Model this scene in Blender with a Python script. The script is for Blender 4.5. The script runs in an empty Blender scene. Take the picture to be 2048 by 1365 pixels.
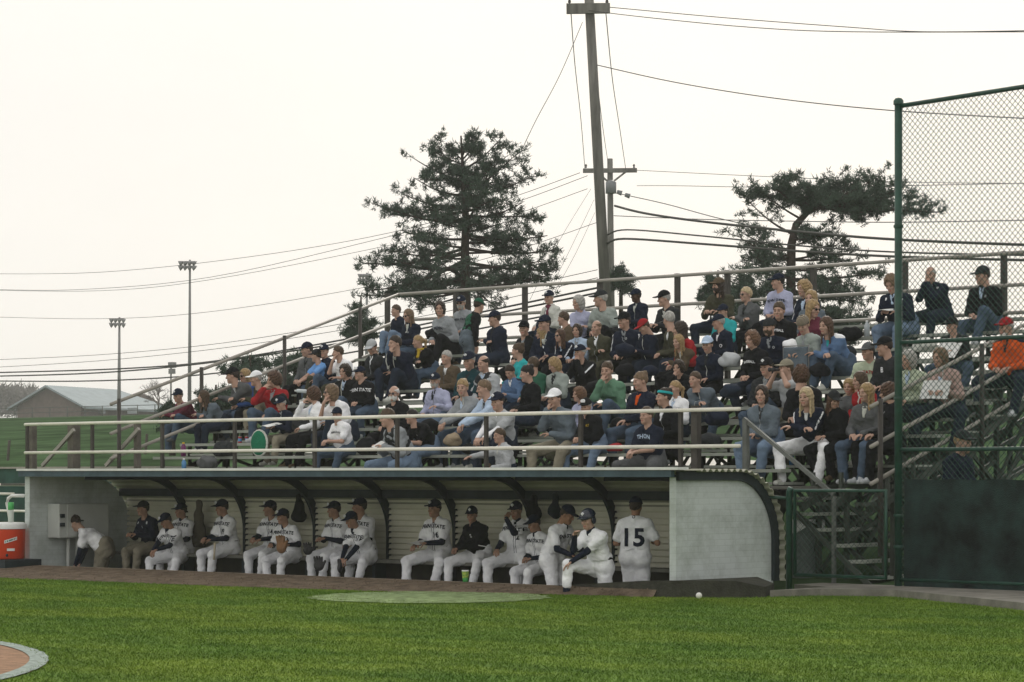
import bpy, bmesh, math, random
import numpy as np
from mathutils import Vector, Matrix
from mathutils.bvhtree import BVHTree
R = math.radians
sc = bpy.context.scene
COL = sc.collection
# ------------------------------------------------------------------ camera
CAM = Vector((19.18, -24.30, 1.42)); FWD = Vector((-.6677, .7444, 0)); RGT = Vector((.7444, .6677, 0))
FPX = 5000.0; HOR = 950.0
cd = bpy.data.cameras.new('camera'); cam = bpy.data.objects.new('camera', cd); COL.objects.link(cam)
cam.location = CAM; cam.rotation_euler = (R(90), 0, math.asin(.6677))
cd.sensor_width = 36; cd.lens = FPX/2048*36; cd.shift_y = (HOR-682.5)/2048; cd.clip_end = 6000; cd.clip_start = .5
sc.camera = cam
# ------------------------------------------------------------------ sky, sun, exposure
sc.view_settings.view_transform = 'Standard'; sc.view_settings.look = 'None'
sc.view_settings.exposure = 0; sc.view_settings.gamma = 1
SUN_EL, SUN_AZ = 30, 30      # azimuth counter-clockwise from +Y: behind the stand, slightly left
world = bpy.data.worlds.new('World'); sc.world = world; world.use_nodes = True
wn = world.node_tree; wn.nodes.clear()
def N(nt, typ, **kw):
    n = nt.nodes.new(typ)
    for k, v in kw.items():
        if k in n.inputs.keys(): n.inputs[k].default_value = v
        else: setattr(n, k, v)
    return n
sky = N(wn, 'ShaderNodeTexSky'); sky.sky_type = 'NISHITA'; sky.sun_disc = False
sky.sun_elevation = R(SUN_EL); sky.sun_rotation = R(-SUN_AZ); sky.dust_density = 4; sky.air_density = 1.5
tc = N(wn, 'ShaderNodeTexCoord')
mp = N(wn, 'ShaderNodeMapping'); mp.inputs['Scale'].default_value = (1, 1, 2.6)
nz = N(wn, 'ShaderNodeTexNoise', Scale=2.3, Detail=5.0, Roughness=.55)
rp = N(wn, 'ShaderNodeValToRGB')
rp.color_ramp.elements[0].position = .3; rp.color_ramp.elements[0].color = (9.75, 9.6, 9.3, 1)
rp.color_ramp.elements[1].position = .7; rp.color_ramp.elements[1].color = (11.2, 10.85, 10.2, 1)
mx = N(wn, 'ShaderNodeMix', data_type='RGBA'); mx.inputs['Factor'].default_value = .93
bg = N(wn, 'ShaderNodeBackground', Strength=.1); wo = N(wn, 'ShaderNodeOutputWorld')
wn.links.new(tc.outputs['Generated'], mp.inputs['Vector']); wn.links.new(mp.outputs['Vector'], nz.inputs['Vector'])
wn.links.new(nz.outputs['Fac'], rp.inputs['Fac'])
wn.links.new(sky.outputs['Color'], mx.inputs['A']); wn.links.new(rp.outputs['Color'], mx.inputs['B'])
wn.links.new(mx.outputs['Result'], bg.inputs['Color']); wn.links.new(bg.outputs['Background'], wo.inputs['Surface'])
sd = bpy.data.lights.new('sun', 'SUN'); sd.energy = 1.4; sd.angle = R(12); sd.color = (1, .95, .87)
so = bpy.data.objects.new('sun', sd); COL.objects.link(so); so.rotation_euler = (R(90-SUN_EL), 0, R(180+SUN_AZ)); so.location = (0, 40, 40)
sc.cycles.max_bounces = 6; sc.cycles.volume_bounces = 1; sc.cycles.diffuse_bounces = 3; sc.cycles.transparent_max_bounces = 12
# ------------------------------------------------------------------ pixel -> place helpers (photo pixels, 2048 wide)
def ray(x, y): return FWD + RGT*((x-1024)/FPX) + Vector((0, 0, (HOR-y)/FPX))
def at_d(x, y, d): return CAM + ray(x, y)*d
def at_t(x, y, t): r = ray(x, y); return CAM + r*((t-CAM.y)/r.y)
def at_s(x, y, s): r = ray(x, y); return CAM + r*((s-CAM.x)/r.x)
def at_z(x, y, z): r = ray(x, y); return CAM + r*((z-CAM.z)/r.z)
def px(p):
    q = Vector(p)-CAM; d = q.dot(FWD); return 1024+FPX*q.dot(RGT)/d, HOR-FPX*q.z/d, d
# ------------------------------------------------------------------ materials
MATS = {}
def mat(name, col, rough=.75, var=.12, scale=8.0, bump=.0, bscale=60.0, metal=0.0, var_col=None, spec=.3, coord='Object', stretch=(1, 1, 1)):
    key = (name, tuple(col), rough, var, scale, bump, bscale, metal)
    if key in MATS: return MATS[key]
    m = bpy.data.materials.new(name); m.use_nodes = True; nt = m.node_tree
    b = nt.nodes['Principled BSDF']; b.inputs['Roughness'].default_value = rough; b.inputs['Metallic'].default_value = metal
    b.inputs['Specular IOR Level'].default_value = spec
    t = N(nt, 'ShaderNodeTexCoord'); mpn = N(nt, 'ShaderNodeMapping'); mpn.inputs['Scale'].default_value = stretch
    nt.links.new(t.outputs[coord], mpn.inputs['Vector'])
    n = N(nt, 'ShaderNodeTexNoise', Scale=scale, Detail=6.0, Roughness=.6)
    nt.links.new(mpn.outputs['Vector'], n.inputs['Vector'])
    r = N(nt, 'ShaderNodeValToRGB'); c2 = var_col or [min(1, c*(1+var)) for c in col]; c1 = [c*(1-var) for c in col]
    r.color_ramp.elements[0].position = .35; r.color_ramp.elements[0].color = (*c1, 1)
    r.color_ramp.elements[1].position = .65; r.color_ramp.elements[1].color = (*c2, 1)
    nt.links.new(n.outputs['Fac'], r.inputs['Fac']); nt.links.new(r.outputs['Color'], b.inputs['Base Color'])
    if bump:
        n2 = N(nt, 'ShaderNodeTexNoise', Scale=bscale, Detail=4.0); bp = N(nt, 'ShaderNodeBump', Strength=bump, Distance=.02)
        nt.links.new(mpn.outputs['Vector'], n2.inputs['Vector'])
        nt.links.new(n2.outputs['Fac'], bp.inputs['Height']); nt.links.new(bp.outputs['Normal'], b.inputs['Normal'])
    MATS[key] = m; return m
def cloth(col, jersey=False, lc=(.03, .04, .08)):
    key = ('cloth', tuple(col), jersey, lc)
    if key in MATS: return MATS[key]
    m = bpy.data.materials.new('cloth'); m.use_nodes = True; nt = m.node_tree; b = nt.nodes['Principled BSDF']
    b.inputs['Roughness'].default_value = .9; b.inputs['Specular IOR Level'].default_value = .06
    t = N(nt, 'ShaderNodeTexCoord')
    n = N(nt, 'ShaderNodeTexNoise', Scale=5.0, Detail=4.0); nt.links.new(t.outputs['Object'], n.inputs['Vector'])
    r = N(nt, 'ShaderNodeValToRGB'); r.color_ramp.elements[0].position = .3; r.color_ramp.elements[1].position = .7
    r.color_ramp.elements[0].color = (*[c*.82 for c in col], 1); r.color_ramp.elements[1].color = (*[min(1, c*1.15) for c in col], 1)
    nt.links.new(n.outputs['Fac'], r.inputs['Fac']); out = r.outputs['Color']
    if jersey:      # dark piping sewn down the button front
        sp = N(nt, 'ShaderNodeSeparateXYZ'); nt.links.new(t.outputs['Object'], sp.inputs[0])
        a = N(nt, 'ShaderNodeMath', operation='ABSOLUTE'); nt.links.new(sp.outputs['X'], a.inputs[0])
        l = N(nt, 'ShaderNodeMath', operation='COMPARE'); nt.links.new(a.outputs[0], l.inputs[0]); l.inputs[1].default_value = .018 if jersey < 3 else .0; l.inputs[2].default_value = .0045 if jersey < 3 else .006
        f = N(nt, 'ShaderNodeMath', operation='LESS_THAN'); nt.links.new(sp.outputs['Y'], f.inputs[0]); f.inputs[1].default_value = .05 if jersey in (1, 3) else -99
        g = N(nt, 'ShaderNodeMath', operation='MULTIPLY'); nt.links.new(l.outputs[0], g.inputs[0]); nt.links.new(f.outputs[0], g.inputs[1])
        mm = N(nt, 'ShaderNodeMix', data_type='RGBA'); nt.links.new(g.outputs[0], mm.inputs['Factor']); nt.links.new(out, mm.inputs['A']); mm.inputs['B'].default_value = (*lc, 1); out = mm.outputs['Result']
    nt.links.new(out, b.inputs['Base Color'])
    n2 = N(nt, 'ShaderNodeTexNoise', Scale=16.0, Detail=3.0, Distortion=1.2); bp = N(nt, 'ShaderNodeBump', Strength=.55, Distance=.03)
    nt.links.new(t.outputs['Object'], n2.inputs['Vector']); nt.links.new(n2.outputs['Fac'], bp.inputs['Height']); nt.links.new(bp.outputs['Normal'], b.inputs['Normal'])
    MATS[key] = m; return m
# ------------------------------------------------------------------ objects
def tag(o, label=None, cat=None, group=None, kind=None):
    if label: o['label'] = label
    if cat: o['category'] = cat
    if group: o['group'] = group
    if kind: o['kind'] = kind
    return o
def empty(name, loc, label=None, cat=None, group=None):
    o = bpy.data.objects.new(name, None); COL.objects.link(o); o.location = loc; o.empty_display_size = .2
    return tag(o, label, cat, group)
def link(name, me, parent=None, loc=None):
    o = bpy.data.objects.new(name, me); COL.objects.link(o)
    if parent:
        o.parent = parent
    if loc is not None: o.location = loc
    return o
class MB:
    def __init__(s): s.v = []; s.f = []; s.sm = []
    def add(s, vs, fs, smooth=False):
        n = len(s.v); s.v += [tuple(v) for v in vs]; s.f += [tuple(i+n for i in f) for f in fs]; s.sm += [smooth]*len(fs)
    def box(s, a, b):
        (x0, y0, z0), (x1, y1, z1) = a, b
        s.add([(x0, y0, z0), (x1, y0, z0), (x1, y1, z0), (x0, y1, z0), (x0, y0, z1), (x1, y0, z1), (x1, y1, z1), (x0, y1, z1)],
              [(0, 3, 2, 1), (4, 5, 6, 7), (0, 1, 5, 4), (1, 2, 6, 5), (2, 3, 7, 6), (3, 0, 4, 7)]); return s
    def bar(s, a, b, w, h, up=(0, 0, 1)):      # rectangular bar from a to b
        a = Vector(a); b = Vector(b); d = (b-a).normalized(); u = Vector(up)
        if abs(d.dot(u)) > .98: u = Vector((0, 1, 0))
        x = d.cross(u).normalized()*w/2; y = x.cross(d).normalized()*h/2
        vs = [p+i*x+j*y for p in (a, b) for i, j in ((-1, -1), (1, -1), (1, 1), (-1, 1))]
        s.add(vs, [(0, 3, 2, 1), (4, 5, 6, 7), (0, 1, 5, 4), (1, 2, 6, 5), (2, 3, 7, 6), (3, 0, 4, 7)]); return s
    def tube(s, pts, r, n=8, cap=True):
        pts = [Vector(p) for p in pts]; rr = r if isinstance(r, (list, tuple)) else [r]*len(pts); vs = []
        ref = Vector((0, 0, 1))
        for i, p in enumerate(pts):
            d = (pts[min(i+1, len(pts)-1)]-pts[max(i-1, 0)]).normalized()
            if abs(d.dot(ref)) > .95: ref = Vector((0, 1, 0)) if abs(d.y) < .9 else Vector((1, 0, 0))
            x = d.cross(ref).normalized(); y = x.cross(d).normalized()
            vs += [p+(x*math.cos(2*math.pi*k/n)+y*math.sin(2*math.pi*k/n))*rr[i] for k in range(n)]
        m = len(pts); fs = [(i*n+k, i*n+(k+1) % n, (i+1)*n+(k+1) % n, (i+1)*n+k) for i in range(m-1) for k in range(n)]
        if cap: fs += [tuple(range(n))[::-1], tuple((m-1)*n+k for k in range(n))]
        s.add(vs, fs, n > 4); return s
    def prism(s, poly, axis, a, b):            # poly: 2D outline, extruded on axis 0/1/2 from a to b
        n = len(poly)
        def P(q, w): l = [q[0], q[1]]; l.insert(axis, w); return l
        s.add([P(q, a) for q in poly]+[P(q, b) for q in poly], [tuple(range(n))[::-1], tuple(range(n, 2*n))]+[(i, (i+1) % n, n+(i+1) % n, n+i) for i in range(n)]); return s
    def lathe(s, c, prof, n=20):               # prof: (r,z)
        vs = [(c[0]+r*math.cos(2*math.pi*k/n), c[1]+r*math.sin(2*math.pi*k/n), c[2]+z) for r, z in prof for k in range(n)]
        fs = [(i*n+k, i*n+(k+1) % n, (i+1)*n+(k+1) % n, (i+1)*n+k) for i in range(len(prof)-1) for k in range(n)]
        s.add(vs, fs, True); return s
    def build(s, name, m, parent=None, label=None, cat=None, group=None, kind=None, bevel=0):
        v = np.array(s.v, dtype=float)
        if parent: off = Vector(parent['_w']) if '_w' in parent else parent.location.copy()
        else: off = Vector(((v[:, 0].min()+v[:, 0].max())/2, (v[:, 1].min()+v[:, 1].max())/2, v[:, 2].min()))
        me = bpy.data.meshes.new(name); me.from_pydata([tuple(p) for p in v-np.array(off)], [], s.f); me.materials.append(m)
        me.polygons.foreach_set('use_smooth', s.sm); me.update()
        o = link(name, me, parent)
        if parent is None: o.location = off
        else:
            if parent.parent is not None or parent.type == 'MESH': pass
        o['_w'] = tuple(off)
        if bevel:
            b = o.modifiers.new('b', 'BEVEL'); b.width = bevel; b.segments = 2; b.limit_method = 'ANGLE'
        return tag(o, label, cat, group, kind)
# a child of a mesh part keeps the same offset: parts sit at the thing's base
random.seed(7); np.random.seed(7)
# ------------------------------------------------------------------ implicit-surface modelling (people, hair, hands)
def smin(a, b, k):
    if k <= 0: return np.minimum(a, b)
    h = np.clip(.5+.5*(b-a)/k, 0, 1); return b*(1-h)+a*h-k*h*(1-h)
class SDF:
    def __init__(s, lo, hi, h):
        s.h = h; s.lo = np.array(lo, float); s.n = (np.ceil((np.array(hi)-s.lo)/h)+1).astype(int)
        s.ax = [s.lo[i]+h*np.arange(s.n[i]) for i in range(3)]; s.v = np.full(s.n, .15)
    def reg(s, lo, hi):
        a = [max(0, int((lo[i]-s.lo[i])/s.h)) for i in range(3)]; b = [min(s.n[i], int((hi[i]-s.lo[i])/s.h)+2) for i in range(3)]
        sl = tuple(slice(a[i], max(a[i], b[i])) for i in range(3))
        X, Y, Z = s.ax[0][sl[0]][:, None, None], s.ax[1][sl[1]][None, :, None], s.ax[2][sl[2]][None, None, :]
        return sl, X, Y, Z
    def cone(s, a, b, ra, rb, k=.02, sub=False):
        a = np.array(a, float); b = np.array(b, float); m = max(ra, rb)+k+s.h*2
        sl, X, Y, Z = s.reg(np.minimum(a, b)-m, np.maximum(a, b)+m); d = b-a; L = max(d@d, 1e-9)
        t = np.clip(((X-a[0])*d[0]+(Y-a[1])*d[1]+(Z-a[2])*d[2])/L, 0, 1)
        q = np.sqrt((X-a[0]-t*d[0])**2+(Y-a[1]-t*d[1])**2+(Z-a[2]-t*d[2])**2)-(ra+(rb-ra)*t)
        s.v[sl] = -smin(-s.v[sl], q, k) if sub else smin(s.v[sl], q, k); return s
    def ell(s, c, r, k=.02, sub=False):
        m = max(r)+k+s.h*2; c = np.array(c, float)
        sl, X, Y, Z = s.reg(c-m, c+m); x, y, z = X-c[0], Y-c[1], Z-c[2]
        k0 = np.sqrt((x/r[0])**2+(y/r[1])**2+(z/r[2])**2); k1 = np.sqrt((x/r[0]**2)**2+(y/r[1]**2)**2+(z/r[2]**2)**2)+1e-9
        q = k0*(k0-1)/k1
        s.v[sl] = -smin(-s.v[sl], q, k) if sub else smin(s.v[sl], q, k); return s
    def clip(s, n, c):                          # keep n.p < c
        X, Y, Z = s.ax[0][:, None, None], s.ax[1][None, :, None], s.ax[2][None, None, :]
        s.v = np.maximum(s.v, n[0]*X+n[1]*Y+n[2]*Z-c); return s
    def noise(s, amp, f, seed=0):
        X, Y, Z = s.ax[0][:, None, None]*f, s.ax[1][None, :, None]*f, s.ax[2][None, None, :]*f; r = seed*1.7
        s.v = s.v+amp*(np.sin(X*1.3+Z*.9+r+1.5*np.sin(Y*.7+r))+np.sin(Y*1.1-Z*1.2+r*2+1.3*np.sin(X*.8))+np.sin(Z*1.5+X*.6-Y*.5+r*3))/3; return s
    def mesh(s):
        v = s.v; ins = v < 0; nx, ny, nz = v.shape
        c = np.zeros((nx-1, ny-1, nz-1), np.int8)
        for i in (0, 1):
            for j in (0, 1):
                for k in (0, 1): c += ins[i:nx-1+i, j:ny-1+j, k:nz-1+k]
        act = (c > 0) & (c < 8); I = np.argwhere(act)
        if len(I) == 0: return np.zeros((0, 3)), np.zeros((0, 4), int)
        idx = np.full(act.shape, -1); idx[act] = np.arange(len(I))
        P = np.zeros((len(I), 3)); W = np.zeros(len(I))
        cor = [np.array((i, j, k)) for i in (0, 1) for j in (0, 1) for k in (0, 1)]
        for A in cor:
            for ax in range(3):
                if A[ax]: continue
                B = A.copy(); B[ax] = 1; ia = I+A; ib = I+B
                va = v[ia[:, 0], ia[:, 1], ia[:, 2]]; vb = v[ib[:, 0], ib[:, 1], ib[:, 2]]; m = (va < 0) != (vb < 0)
                t = np.where(m, va/np.where(m, va-vb, 1), 0); q = np.repeat(A[None, :].astype(float), len(I), 0); q[:, ax] += t
                P[m] += q[m]; W[m] += 1
        P = s.lo+(I+P/W[:, None])*s.h; F = []
        for ax in range(3):
            a1, a2 = (ax+1) % 3, (ax+2) % 3
            sa = [slice(None)]*3; sb = [slice(None)]*3; sa[ax] = slice(0, -1); sb[ax] = slice(1, None)
            A = ins[tuple(sa)]; B = ins[tuple(sb)]
            for sgn in (0, 1):
                E = np.argwhere((A & ~B) if sgn == 0 else (~A & B))
                E = E[(E[:, a1] > 0) & (E[:, a2] > 0) & (E[:, a1] < v.shape[a1]-1) & (E[:, a2] < v.shape[a2]-1)]
                if not len(E): continue
                def C(d1, d2):
                    e = E.copy(); e[:, a1] -= d1; e[:, a2] -= d2; return idx[e[:, 0], e[:, 1], e[:, 2]]
                q = np.stack([C(1, 1), C(0, 1), C(0, 0), C(1, 0)], 1); F.append(q if sgn == 0 else q[:, ::-1])
        return P, np.concatenate(F)
def np_mesh(name, P, F, mats, mi=None):
    me = bpy.data.meshes.new(name); me.vertices.add(len(P)); me.vertices.foreach_set('co', np.ascontiguousarray(P, dtype=np.float32).ravel())
    F = np.asarray(F); me.loops.add(F.size); me.loops.foreach_set('vertex_index', F.astype(np.int32).ravel())
    k = F.shape[1]; me.polygons.add(len(F)); me.polygons.foreach_set('loop_start', np.arange(0, F.size, k, dtype=np.int32))
    for m in mats: me.materials.append(m)
    if mi is not None: me.polygons.foreach_set('material_index', mi.astype(np.int32))
    me.polygons.foreach_set('use_smooth', np.ones(len(F), bool)); me.update(calc_edges=True); return me
CR = ((0, .012, .03), (.074, .094, .096))
def head_sdf(fem=False):
    s = SDF((-.13, -.15, -.2), (.13, .15, .16), .0062)
    s.ell(*CR, k=.01)
    s.ell((0, -.022, -.045), (.055 if fem else .06, .066, .072), .03)
    s.cone((0, -.064, -.092), (0, -.06, -.09), .024 if fem else .03, .024, .03)
    s.cone((-.032, -.078, .022), (.032, -.078, .022), .013, .013, .02)
    for x in (-1, 1):
        s.ell((x*.04, -.062, -.028), (.024, .02, .024), .02)
        s.ell((x*.031, -.097, .003), (.019, .018, .013), .012, True)
        s.ell((x*.031, -.077, .003), (.014, .012, .011), .002)
        s.ell((x*.075, .012, -.008), (.011, .021, .031), .006)
    s.cone((0, -.086, .008), (0, -.104, -.026), .009, .0145, .012)
    s.cone((-.013, -.09, -.031), (.013, -.09, -.031), .008, .008, .01)
    s.cone((-.018, -.084, -.062), (.018, -.084, -.062), .008, .008, .006)
    s.cone((-.016, -.082, -.073), (.016, -.082, -.073), .008, .008, .006)
    s.cone((0, .02, -.06), (0, .032, -.19), .046 if fem else .054, .05 if fem else .06, .03)
    P, F = s.mesh(); C = P[F].mean(1); mi = np.zeros(len(F))
    x, y, z = np.abs(C[:, 0]), C[:, 1], C[:, 2]
    mi[(y < -.06) & (x > .02) & (x < .042) & (np.abs(z-.003) < .006)] = 1
    mi[(y < -.06) & (x > .014) & (x < .048) & (np.abs(z-.026+x*.06) < .0045)] = 3
    mi[(y < -.07) & (x < .026) & (np.abs(z+.067) < .009)] = 2
    return P, F, mi
HEADS = [head_sdf(False), head_sdf(True)]
def hand_sdf(curl):
    s = SDF((-.07, -.03, -.1), (.09, .2, .05), .0058)
    for i, x in enumerate((-.03, -.0105, .0095, .029)):
        s.cone((x*.75, .0, 0), (x, .085, 0), .0135, .0115, .012)
        L = (.058, .072, .078, .068)[i]; a1, a2, a3 = curl*.5, curl*1.2, curl*1.7; p = np.array((x, .085, 0.))
        for l, a in ((.45, a1), (.3, a2), (.25, a3)):
            q = p+np.array((x*.05*L, math.cos(a)*L*l*1.15, -math.sin(a)*L*l*1.15)); s.cone(p, q, .0088, .0078, .003); p = q
    s.cone((.012, .02, -.004), (.045, .052, -.014), .015, .011, .01); s.cone((.045, .052, -.014), (.056, .092, -.03*(1+curl)), .0105, .0085, .004)
    s.cone((0, -.02, 0), (0, .01, 0), .025, .022, .02)
    return s.mesh()
HANDS = {'relax': hand_sdf(.5), 'grip': hand_sdf(1.05), 'flat': hand_sdf(.12)}
# hair, caps and eyewear: templates in head space
TPL = {}
def tpl(name, s): P, F = s.mesh(); TPL[name] = (P, F)
def hs(lo=(-.2, -.2, -.5), hi=(.2, .25, .2), h=.0085): return SDF(lo, hi, h)
def cran(s, g, k=.005): return s.ell(CR[0], tuple(r+g for r in CR[1]), k)
def hairline(s): return s.clip((0, -.6, -.8), -(.6*-.088+.8*.07)+.0)  # keep above the forehead-to-nape line
s = cran(hs((-.13, -.15, -.15), (.13, .16, .16)), .011).noise(.005, 90, 1); s.clip((0, -.57, -.82), -.003); tpl('short', s)
s = cran(hs((-.13, -.15, -.15), (.13, .16, .16)), .007).noise(.003, 90, 1); s.clip((0, -.57, -.82), -.005); s.clip((0, -.2, 1), .075); tpl('fringe', s)
def face_cut(s, w=.056): s.cone((0, -.13, .03), (0, -.13, -.2), w+.014, w+.02, .012, True); s.cone((0, -.05, -.0), (0, -.03, -.2), w*.9, w*.95, .01, True); return s
s = cran(hs(), .014); s.ell((0, .03, -.03), (.088, .082, .12), .03); face_cut(s).noise(.008, 80, 2); s.clip((0, 0, -1), .17); tpl('bob', s)
s = cran(hs(), .022); s.ell((0, .04, -.01), (.1, .09, .105), .03); face_cut(s).noise(.016, 105, 3); s.clip((0, 0, -1), .1); tpl('curly', s)
s = cran(hs(), .012)
for x in (-1, 1):
    s.cone((x*.052, .03, 0), (x*.066, .05, -.26), .04, .026, .03); s.cone((x*.066, -.01, -.02), (x*.078, -.035, -.24), .018, .013, .02)
s.cone((0, .06, 0), (0, .09, -.27), .05, .04, .03); face_cut(s, .052).noise(.006, 90, 4); tpl('long', s)
s = cran(hs(), .009); s.clip((0, -.57, -.82), -.003); s.cone((0, .1, .04), (0, .15, -.0), .028, .035, .015); s.cone((0, .15, 0), (0, .14, -.17), .032, .015, .01); s.noise(.005, 90, 5); tpl('pony', s)
s = cran(hs(), .009); s.clip((0, -.57, -.82), -.003); s.ell((0, .08, .1), (.04, .04, .038), .01); s.noise(.007, 90, 6); tpl('bun', s)
s = hs((-.12, -.15, -.2), (.12, .12, .05)); s.ell((0, -.03, -.058), (.066, .07, .077), .01); s.clip((0, .5, 1), -.045).clip((0, 1, 0), .01); s.cone((-.02, -.1, -.066), (.02, -.1, -.066), .008, .008, .004, True).noise(.004, 110, 2); tpl('beard', s)
s = cran(hs((-.14, -.2, -.05), (.14, .16, .18), .0075), .017); s.clip((0, .18, -1), -.042); s.cone((0, .012, .14), (0, .012, .146), .008, .006, .002); tpl('cap', s)
s = hs((-.13, -.25, -.02), (.13, 0, .12), .006); s.ell((0, -.1, .052), (.074, .1, .075), .004)
s2 = hs((-.13, -.25, -.02), (.13, 0, .12), .006); s2.ell((0, -.1, .044), (.068, .094, .07), .004); s.v = np.maximum(s.v, -s2.v); s.clip((0, 0, -1), -.066); s.clip((0, 1, 0), -.07)
s.v[:] = s.v; X, Y, Z = s.ax[0][:, None, None], s.ax[1][None, :, None], s.ax[2][None, None, :]
zc = .06-(X/.074)**2*.022+(Y+.09)*.12; q = np.sqrt((X/.074)**2+((Y+.085)/.098)**2)
s.v = np.maximum(np.maximum((q-1)*.07, np.abs(Z-zc)-.0055), Y+.06); tpl('brim', s)
s = cran(hs((-.14, -.16, -.05), (.14, .16, .19), .0075), .018).noise(.002, 120, 1); s.clip((0, .1, -1), -.03); tpl('beanie', s)
s = cran(hs((-.15, -.2, -.1), (.15, .17, .18), .0075), .026); s.clip((0, .25, -1), -.038)
for x in (-1, 1): s.ell((x*.085, .015, -.01), (.018, .045, .05), .01)
tpl('helmet', s)
s = hs((-.09, -.13, -.04), (.09, .04, .04), .0055)
for x in (-1, 1): s.ell((x*.031, -.095, .001), (.027, .009, .018), .002); s.cone((x*.056, -.088, .006), (x*.08, .0, .006), .004, .004, .002)
s.cone((-.02, -.1, .006), (.02, -.1, .006), .005, .005, .002); tpl('shades', s)
s = SDF((-.07, -.24, -.1), (.07, .1, .09), .0085)
s.cone((0, .02, -.035), (0, -.13, -.05), .042, .036, .02); s.cone((0, .015, .0), (0, -.02, .0), .05, .045, .03); s.clip((0, 0, -1), .078); tpl('shoe', s)
TM = {}
def tpl_mesh(name, m):
    k = (name, m.name)
    if k not in TM: TM[k] = np_mesh(name, *TPL[name], [m])
    return TM[k]
# ------------------------------------------------------------------ people
SKIN = {'l': (.43, .27, .205), 'm': (.34, .2, .14), 'd': (.07, .035, .022), 't': (.28, .15, .09)}
C = dict(navy=(.013, .018, .034), black=(.011, .012, .014), char=(.028, .031, .034), grey=(.27, .29, .31), lgrey=(.42, .44, .46), dgrey=(.1, .105, .11),
         white=(.84, .85, .9), offw=(.55, .56, .52), red=(.3, .02, .025), maroon=(.13, .03, .05), green=(.03, .11, .07), teal=(.015, .05, .06), turq=(.03, .36, .38),
         blue=(.05, .1, .28), lblue=(.17, .36, .72), pblue=(.45, .56, .72), sgreen=(.12, .24, .16), olive=(.06, .06, .04), brown=(.1, .075, .05), tan=(.3, .24, .17),
         jean=(.065, .095, .14), ljean=(.15, .21, .3), djean=(.02, .028, .045), khaki=(.24, .22, .17), lav=(.38, .4, .55), yellow=(.5, .35, .04), orange=(.62, .1, .02),
         pgreen=(.42, .48, .36), pink=(.42, .3, .27), sage=(.3, .34, .32), slate=(.12, .15, .18), cblue=(.1, .17, .3))
H = dict(black=(.012, .01, .009), dark=(.03, .02, .014), brown=(.065, .042, .025), auburn=(.075, .04, .024), lbrown=(.15, .1, .06), blond=(.3, .205, .1), pale=(.42, .33, .2), grey=(.35, .34, .32), white=(.62, .62, .6), red=(.13, .07, .04))
def hairmat(c): return mat('hair', H[c], .6, .35, 30, .5, 120, stretch=(1, 1, .35))
def skinmat(c): return mat('skin', SKIN[c], .55, .08, 14, .15, 90, spec=.35)
EYE = mat('eye_dark', (.02, .015, .012), .4, 0)
V3 = lambda *a: np.array(a, float)
def ik(a, t, l1, l2, hint):
    d = t-a; L = np.linalg.norm(d); mxl = (l1+l2)*.995
    if L > mxl: t = a+d/L*mxl; d = t-a; L = mxl
    x = (l1*l1-l2*l2+L*L)/(2*L); h = math.sqrt(max(l1*l1-x*x, 0)); u = d/L; n = hint-u*(hint@u); n /= np.linalg.norm(n)+1e-9
    return a+u*x+n*h, t
def rz(a): c, s_ = math.cos(a), math.sin(a); return np.array(((c, -s_, 0), (s_, c, 0), (0, 0, 1)))
def rx(a): c, s_ = math.cos(a), math.sin(a); return np.array(((1, 0, 0), (0, c, -s_), (0, s_, c)))
def frame(y, z):
    y = y/np.linalg.norm(y); x = np.cross(y, z); x /= np.linalg.norm(x)+1e-9; return np.stack([x, y, np.cross(x, y)], 1)
LEAN = dict(lap=.12, knees=.62, chin=.42, chin2=.45, cross=.6, hold=.3, drink=.05, binoc=.25, side=-.1, mouth=.3, write=.35, rail=.2, arm=.1, crossed=.1, up=.1, bend=1.25)
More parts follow.
